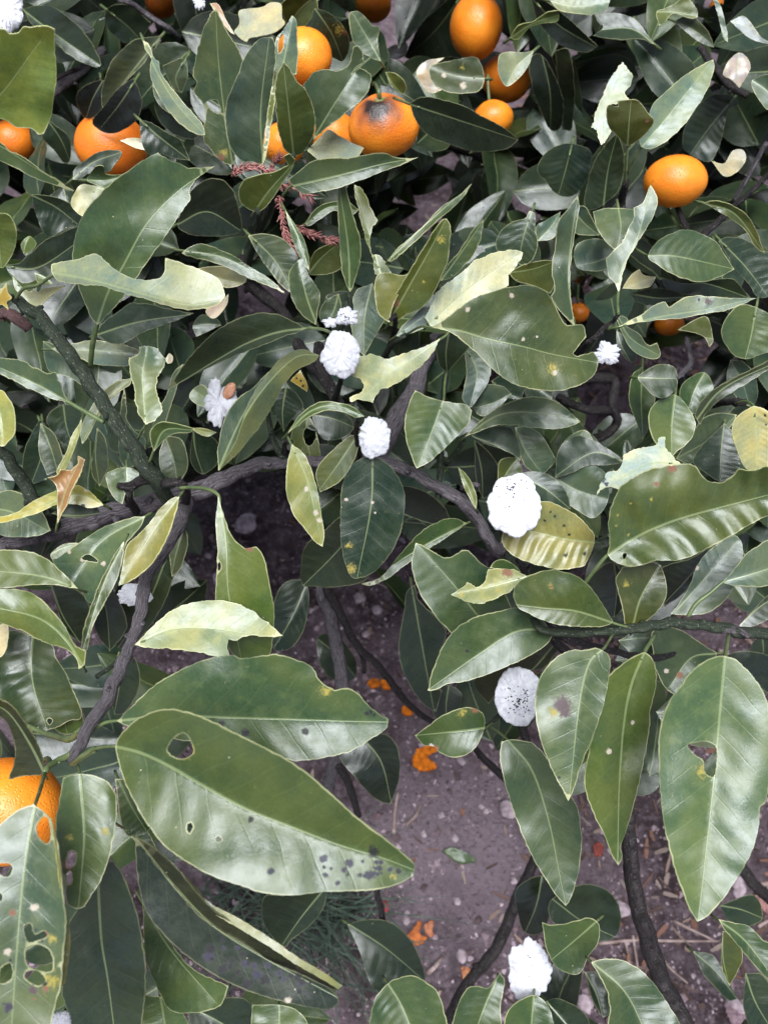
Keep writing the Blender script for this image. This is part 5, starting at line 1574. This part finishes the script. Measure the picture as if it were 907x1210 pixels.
M_STONE = plain_material('pale_stone', (0.22, 0.165, 0.18), (0.46, 0.37, 0.40), 90, 0.85, .6, .002, .2)
M_LITTER = plain_material('dry_litter', (0.085, 0.055, 0.048), (0.25, 0.175, 0.165), 60, 0.85, .5, .001, .2)
M_ROOT = plain_material('dry_stem', (0.20, 0.14, 0.125), (0.36, 0.27, 0.25), 80, 0.8, .5, .001, .2)


def on_ground(x, y, lift=0.0):
    d = ground_depth(y)
    p = at(x, y, d)
    for _ in range(3):
        z = soil_height(p[0], p[1])+lift
        d = (CAM[2]-z)/(math.sin(PITCH)+(y-PY)/F*math.cos(PITCH))
        p = at(x, y, d)
    return p


ICO = None


def pebble(r, rs, sq):
    global ICO
    if ICO is None:
        import bmesh
        bm = bmesh.new()
        bmesh.ops.create_icosphere(bm, subdivisions=2, radius=1)
        bm.verts.ensure_lookup_table()
        ICO = (np.array([v.co[:] for v in bm.verts]), [tuple(v.index for v in f.verts) for f in bm.faces])
        bm.free()
    V, Fc = ICO
    sd = rs.uniform(0, 99)
    k = np.array([1+.42*mn.noise(Vector(v)*1.3+Vector((sd, 0, 0))) for v in V])
    W = V*k[:, None]*r*np.array([1, rs.uniform(.65, 1), sq])
    a = rs.uniform(0, 6.28)
    ca, sa = math.cos(a), math.sin(a)
    return np.stack([W[:, 0]*ca-W[:, 1]*sa, W[:, 0]*sa+W[:, 1]*ca, W[:, 2]], 1), Fc


rs = random.Random(5)
# stones one can tell apart
for (x, y, r) in ((600, 957, .014), (568, 953, .006), (574, 958, .0055), (521, 963, .006), (545, 900, .008), (480, 1088, .006), (607, 1040, .0055), (273, 688, .030), (290, 620, .022), (540, 1065, .006),
                  (445, 722, .011), (432, 750, .007), (425, 708, .012), (733, 1075, .013), (537, 990, .006), (500, 985, .007), (590, 1110, .012), (545, 1130, .009), (690, 1185, .012), (870, 1048, .016), (868, 1190, .015), (470, 1000, .006)):
    p = on_ground(x, y)
    V, Fc = pebble(r, rs, rs.uniform(.45, .7))
    me = mesh_from('stone', V, Fc, [M_STONE])
    o = link('stone', me)
    o.location = p+np.array([0, 0, r*.15])
    if r > .018:
        tag(o, "larger pale mauve stone on the soil below the forked branch" if y > 650 else "flat pale mauve stone on the soil close under the branch", 'stone')
    elif (x, y) == (600, 957):
        tag(o, "flat stone on pale dust beside the long hanging green leaf", 'stone', 'small stones on the soil')
    elif (x, y) in ((568, 953), (574, 958)):
        tag(o, "one of two rounded pebbles touching each other on pale dust", 'stone', 'small stones on the soil')
    elif (x, y) in ((870, 1048), (868, 1190)):
        tag(o, "stone half buried in brown litter", 'stone', 'small stones on the soil')
    elif y < 760:
        tag(o, "small stone on shaded soil near the forked dark twig", 'stone', 'small stones on the soil')
    else:
        tag(o, "small pale stone lying on the open soil", 'stone', 'small stones on the soil')
# gravel nobody could count
AV, AF = [], []
b = 0
pebble(.01, rs, .6)
OCT = np.array([(1, 0, 0), (0, 1, 0), (-1, 0, 0), (0, -1, 0), (0, 0, 1), (.7, .7, .5), (-.7, .7, .5), (-.7, -.7, .5), (.7, -.7, .5)], float)
OCTF = [(4, 5, 6), (4, 6, 7), (4, 7, 8), (4, 8, 5), (0, 1, 5), (1, 6, 5), (1, 2, 6), (2, 7, 6), (2, 3, 7), (3, 8, 7), (3, 0, 8), (0, 5, 8)]
GT = []
PAL = [(.30, .225, .255), (.40, .31, .345), (.19, .135, .15), (.10, .07, .075), (.15, .10, .11), (.24, .175, .19)]
for i in range(46000):
    x, y = rs.uniform(-.7, .75), rs.uniform(-.12, 1.6)
    dens = mn.noise(Vector((x*7, y*7, 2)))+.5*mn.noise(Vector((x*25, y*25, 2)))
    if dens < rs.uniform(-.6, .40):
        continue
    r = min(.008, .0012*math.exp(abs(rs.gauss(0, .62))))
    if r < .0052:
        an = rs.uniform(0, 6.28)
        ca, sa = math.cos(an), math.sin(an)
        W = OCT*np.array([r, r*rs.uniform(.6, 1), r*rs.uniform(.5, .9)])*np.array([[rs.uniform(.65, 1.3)] for _ in range(9)])
        V, Fc = np.stack([W[:, 0]*ca-W[:, 1]*sa, W[:, 0]*sa+W[:, 1]*ca, W[:, 2]], 1), OCTF
    else:
        V, Fc = pebble(r, rs, rs.uniform(.35, .6))
    AV.append(V+np.array([x, y, soil_height(x, y)-r*.15]))
    AF += [tuple(k+b for k in f) for f in Fc]
    GT.append(np.tile(np.array(rs.choice(PAL))*rs.uniform(.8, 1.2), (len(V), 1)))
    b += len(V)
tg_ = NT('soil_crumbs')
M_CRUMB = tg_.done(tg_.bsdf(tg_.attr('tint'), .95, tg_.bump(tg_.noise(700, 4, tg_.coord()), .6, .002), .12))
me = mesh_from('gravel', np.vstack(AV), AF, [M_CRUMB], False)
attr_col(me, 'tint', np.vstack(GT))
o = link('gravel', me)
tag(o, "fine gravel and soil crumbs strewn over the ground", 'gravel', None, 'stuff')
# brown crumbled litter, thickest towards the dark upright branch
LT = []
LPAL = [(.26, .18, .15), (.16, .10, .085), (.09, .055, .048), (.33, .25, .22), (.22, .115, .085), (.13, .085, .08)]
AV, AF = [], []
b = 0
for i in range(9000):
    x, y = rs.uniform(-.8, .9), rs.uniform(-.2, 2.2)
    right = 1/(1+math.exp(-(x-.19)*18))
    if rs.random() > .07+.93*right:
        continue
    ln, wd = rs.uniform(.004, .016), rs.uniform(.0012, .0042)
    a = rs.uniform(0, 6.28)
    tx, ty = rs.gauss(0, .35), rs.gauss(0, .35)
    cz = soil_height(x, y)+.002
    cl = rs.uniform(.1, .5)
    row = []
    for u in (-1, -.33, .33, 1):
        for v in (-1, 0, 1):
            w_ = wd*(1-.55*abs(u)+rs.uniform(-.2, .2))
            lx, ly = u*ln, v*w_
            row.append((x+lx*math.cos(a)-ly*math.sin(a), y+lx*math.sin(a)+ly*math.cos(a), cz+max(-.002, lx*tx*.5+ly*ty*.5)+cl*ly*ly/wd+.002*u*u))
    AV.append(np.array(row))
    LT.append(np.tile(np.array(rs.choice(LPAL))*rs.uniform(.55, 1.0), (12, 1)))
    for i_ in range(3):
        for j_ in range(2):
            q = b+i_*3+j_
            AF.append((q, q+3, q+4, q+1))
    b += 12
me = mesh_from('leaf_litter', np.vstack(AV), AF, [M_CRUMB])
attr_col(me, 'tint', np.vstack(LT))
o = link('leaf_litter', me)
tag(o, "crumbled brown leaf litter on the soil", 'leaf litter', None, 'stuff')
# dry stems lying on the soil
for (pp, r, lab) in (("795,1088 815,1098 845,1112", .0022, "slanting dry stem on the litter under the big holed leaf's tip"), ("706,1115 750,1111 800,1112 850,1112", .0020, "long straight dry stem crossing behind the dark upright branch"), ("747,1105 750,1125 753,1143", .0020, "one of two short parallel dry stems touching the dark upright branch"), ("738,1110 742,1130 745,1150", .0018, "one of two short parallel dry stems touching the dark upright branch"), ("777,1125 792,1145 812,1162", .0018, "dry stem slanting through the litter below the long straight stem"),
                  ("505,1150 516,1140 522,1130", .0030, "pale stub of stem beside the orange-brown fallen leaves"), ("430,680 455,693 480,697", .0016, "hair-thin dry stem on the soil above the forked dark twig"), ("895,1095 907,1088 925,1080", .0022, "dry stem reaching the pale brown fallen leaf"), ("465,985 467,955 470,935", .0030, "straight grey stem on the soil by the tip of the creased leaf"), ("480,975 492,962 496,952", .0022, "curved grey stem close to the straight grey stem"), ("520,1170 512,1190 508,1200", .0022, "short dry stem beside the tan fallen leaf")):
    q = resample(catmull(pts(pp), 6), 6)
    path = np.array([on_ground(x, y, .004) for x, y in q])
    V, Fc, lc = tube(path, np.full(len(path), r)*np.linspace(1.1, .7, len(path)), 6, True, .25, int(q[0][0]))
    o = link('dry_stem', mesh_from('dry_stem', V, Fc, [M_ROOT]))
    tag(o, lab, 'dry stem', 'dry stems on the soil')


M_OLDPEEL = None


def old_peel():
    t = NT('weathered_peel')
    co = t.coord()
    tint = t.attr('tint')
    c = t.mix(t.ramp(t.noise(150, 5, co, .7), .40, .66), t.mix(1.0, tint, (.85, .8, .9), 'MULTIPLY'), t.mix(1.0, tint, (.42, .36, .6), 'MULTIPLY'))
    return t.done(t.bsdf(c, .85, t.bump(t.noise(220, 5, co), .8, .003), .15))


M_OLDPEEL = old_peel()


def ground_piece(name, label, cat, s, tint, mat=None, arch=.012, lift=.004, group=None, th=.0016):
    """a curled fragment lying on the soil, outlined in the photograph"""
    o = resample(catmull(pts(s), 6, True, 100), 1.6, True)
    c = o.mean(0)
    o = c+(o-c)*np.array([[1+.22*mn.noise(Vector((q[0]*.35, q[1]*.35, 4)))] for q in o])
    R = np.linalg.norm(o-c, axis=1).max()
    rings = [c[None]]+[c+(o-c)*k for k in (.33, .66, 1.0)]
    V, T = [], []
    for i, r in enumerate(rings):
        for q in r:
            p = on_ground(q[0], q[1], lift)
            e = np.linalg.norm(q-c)/R
            p = p+np.array([0, 0, arch*(1-e*e)+.002*mn.noise(Vector((q[0]*.1, q[1]*.1, 0)))])
            V.append(p)
    n = len(o)
    Fc = [(0, 1+(j+1) % n, 1+j) for j in range(n)]
    for i in range(2):
        for j in range(n):
            a, b_ = 1+i*n+j, 1+i*n+(j+1) % n
            Fc.append((a, b_, b_+n, a+n))
    m = len(V)
    Fc += [tuple(i+m for i in f[::-1]) for f in list(Fc)]
    V = V+[p-np.array([0, 0, th]) for p in V]
    for j in range(n):
        a, b_ = 1+2*n+j, 1+2*n+(j+1) % n
        Fc.append((a, a+m, b_+m, b_))
    me = mesh_from(name, V, Fc, [mat if mat is M_UP else M_OLDPEEL])
    attr_col(me, 'tint', np.tile(np.array(tint), (len(V), 1)))
    if mat is M_UP:
        z = np.zeros((len(V), 3))
        z[:, 2] = 5
        z[:, 0] = .5
        attr_vec(me, 'lc', z)
        attr_vec(me, 'lm', z)
        attr_col(me, 'stain', np.zeros((len(V), 4)))
    ob = link(name, me)
    tag(ob, label, cat, group)
    return ob


ground_piece('mandarin_peel', "bright orange hooked piece of peel on the soil by the small green leaf", 'peel', "487,900 490,890 500,883 512,882 517,888 510,890 505,894 507,900 513,903 515,908 505,912 492,910", ORANGE, arch=.010)
ground_piece('mandarin_peel', "faded orange peel fragment on the soil among twigs", 'peel', "474,838 480,833 486,836 487,845 478,846", ORANGE*.8, arch=.004)
ground_piece('mandarin_peel', "dull orange peel scrap beside the forked dark twig", 'peel', "434,806 440,802 447,804 448,812 438,814", ORANGE*.7, arch=.004)
ground_piece('mandarin_peel', "orange peel scrap touching the twig shadow", 'peel', "449,805 455,802 461,808 460,815 452,814", ORANGE*.9, arch=.004)
ground_piece('fallen_leaf', "curled orange-brown fallen leaf on the soil", 'fallen leaf', "480,1108 488,1098 494,1088 498,1092 495,1104 505,1108 498,1116 486,1117", (.62, .20, .05), M_LITTER if False else M_PEEL, .008)
ground_piece('fallen_leaf', "torn strip of orange-brown fallen leaf near the upright dry stem", 'fallen leaf', "500,1096 508,1088 513,1090 510,1100 514,1106 506,1108", (.52, .22, .10), M_PEEL, .008)
ground_piece('fallen_leaf', "tan fallen leaf beside the dark leaning branch", 'fallen leaf', "543,1143 552,1143 557,1150 556,1162 548,1160", (.60, .27, .11), M_PEEL, .006)
ground_piece('fallen_leaf', "small green fallen leaf lying on pale soil", 'fallen leaf', "522,1006 532,1002 545,1006 558,1012 562,1018 548,1022 535,1018", (.05, .085, .05), M_UP, .006)
ground_piece('fallen_leaf', "red-brown fallen leaf under the narrow hanging leaf", 'fallen leaf', "700,1000 706,995 712,1000 711,1010 703,1012", (.30, .08, .05), M_PEEL, .005)
ground_piece('fallen_leaf', "pale brown fallen leaf under the right-hand branch", 'fallen leaf', "890,1060 900,1055 915,1075 912,1085 898,1075", (.40, .22, .17), M_PEEL, .006)
ground_piece('fallen_leaf', "pale grey-pink fallen leaf in the corner litter", 'fallen leaf', "856,1185 868,1182 888,1205 885,1215 862,1210", (.30, .22, .20), M_PEEL, .006)
ground_piece('fallen_leaf', "red fallen petal beside the grass tuft", 'fallen leaf', "450,1068 456,1064 460,1072 455,1082 450,1078", (.45, .06, .07), M_PEEL, .004)
ground_piece('fallen_leaf', "orange fragment on dark soil below the arching stalk", 'fallen leaf', "205,685 212,682 217,688 212,694 206,692", (.6, .16, .06), M_PEEL, .004)

# grass tuft at the foot of the near leaves
M_GRASS = plain_material('grass_blue_green', (0.030, 0.050, 0.036), (0.075, 0.105, 0.075), 40, 0.5)
AV, AF = [], []
b = 0
for i in range(420):
    gx_, gy_ = rs.gauss(355, 55), rs.gauss(1075, 38)
    if not (230 < gx_ < 440 and 1005 < gy_ < 1170):
        continue
    p = on_ground(gx_, gy_)
    h = rs.uniform(.09, .24)
    a = rs.uniform(0, 6.28)
    le = rs.uniform(.25, 1.0)
    wd = rs.uniform(.0010, .0022)
    dx, dy = math.cos(a)*le+.15, math.sin(a)*le-.25
    sx, sy = -math.sin(a)*wd, math.cos(a)*wd
    row = []
    for k in range(6):
        t = k/5
        z = h*(t-.45*le*t*t)
        cx, cy = p[0]+dx*h*t*t*.8, p[1]+dy*h*t*t*.8
        f_ = 1-t*.92
        row += [(cx-sx*f_, cy-sy*f_, p[2]+z), (cx, cy, p[2]+z+wd*.6*f_), (cx+sx*f_, cy+sy*f_, p[2]+z)]
    AV.append(np.array(row))
    for k in range(5):
        for j in range(2):
            q = b+k*3+j
            AF.append((q, q+1, q+4, q+3))
    b += 18
o = link('grass', mesh_from('grass', np.vstack(AV), AF, [M_GRASS]))
tag(o, "dark blue-green tuft of fine grass on the soil", 'grass', None, 'stuff')
# a few weeds sprouting
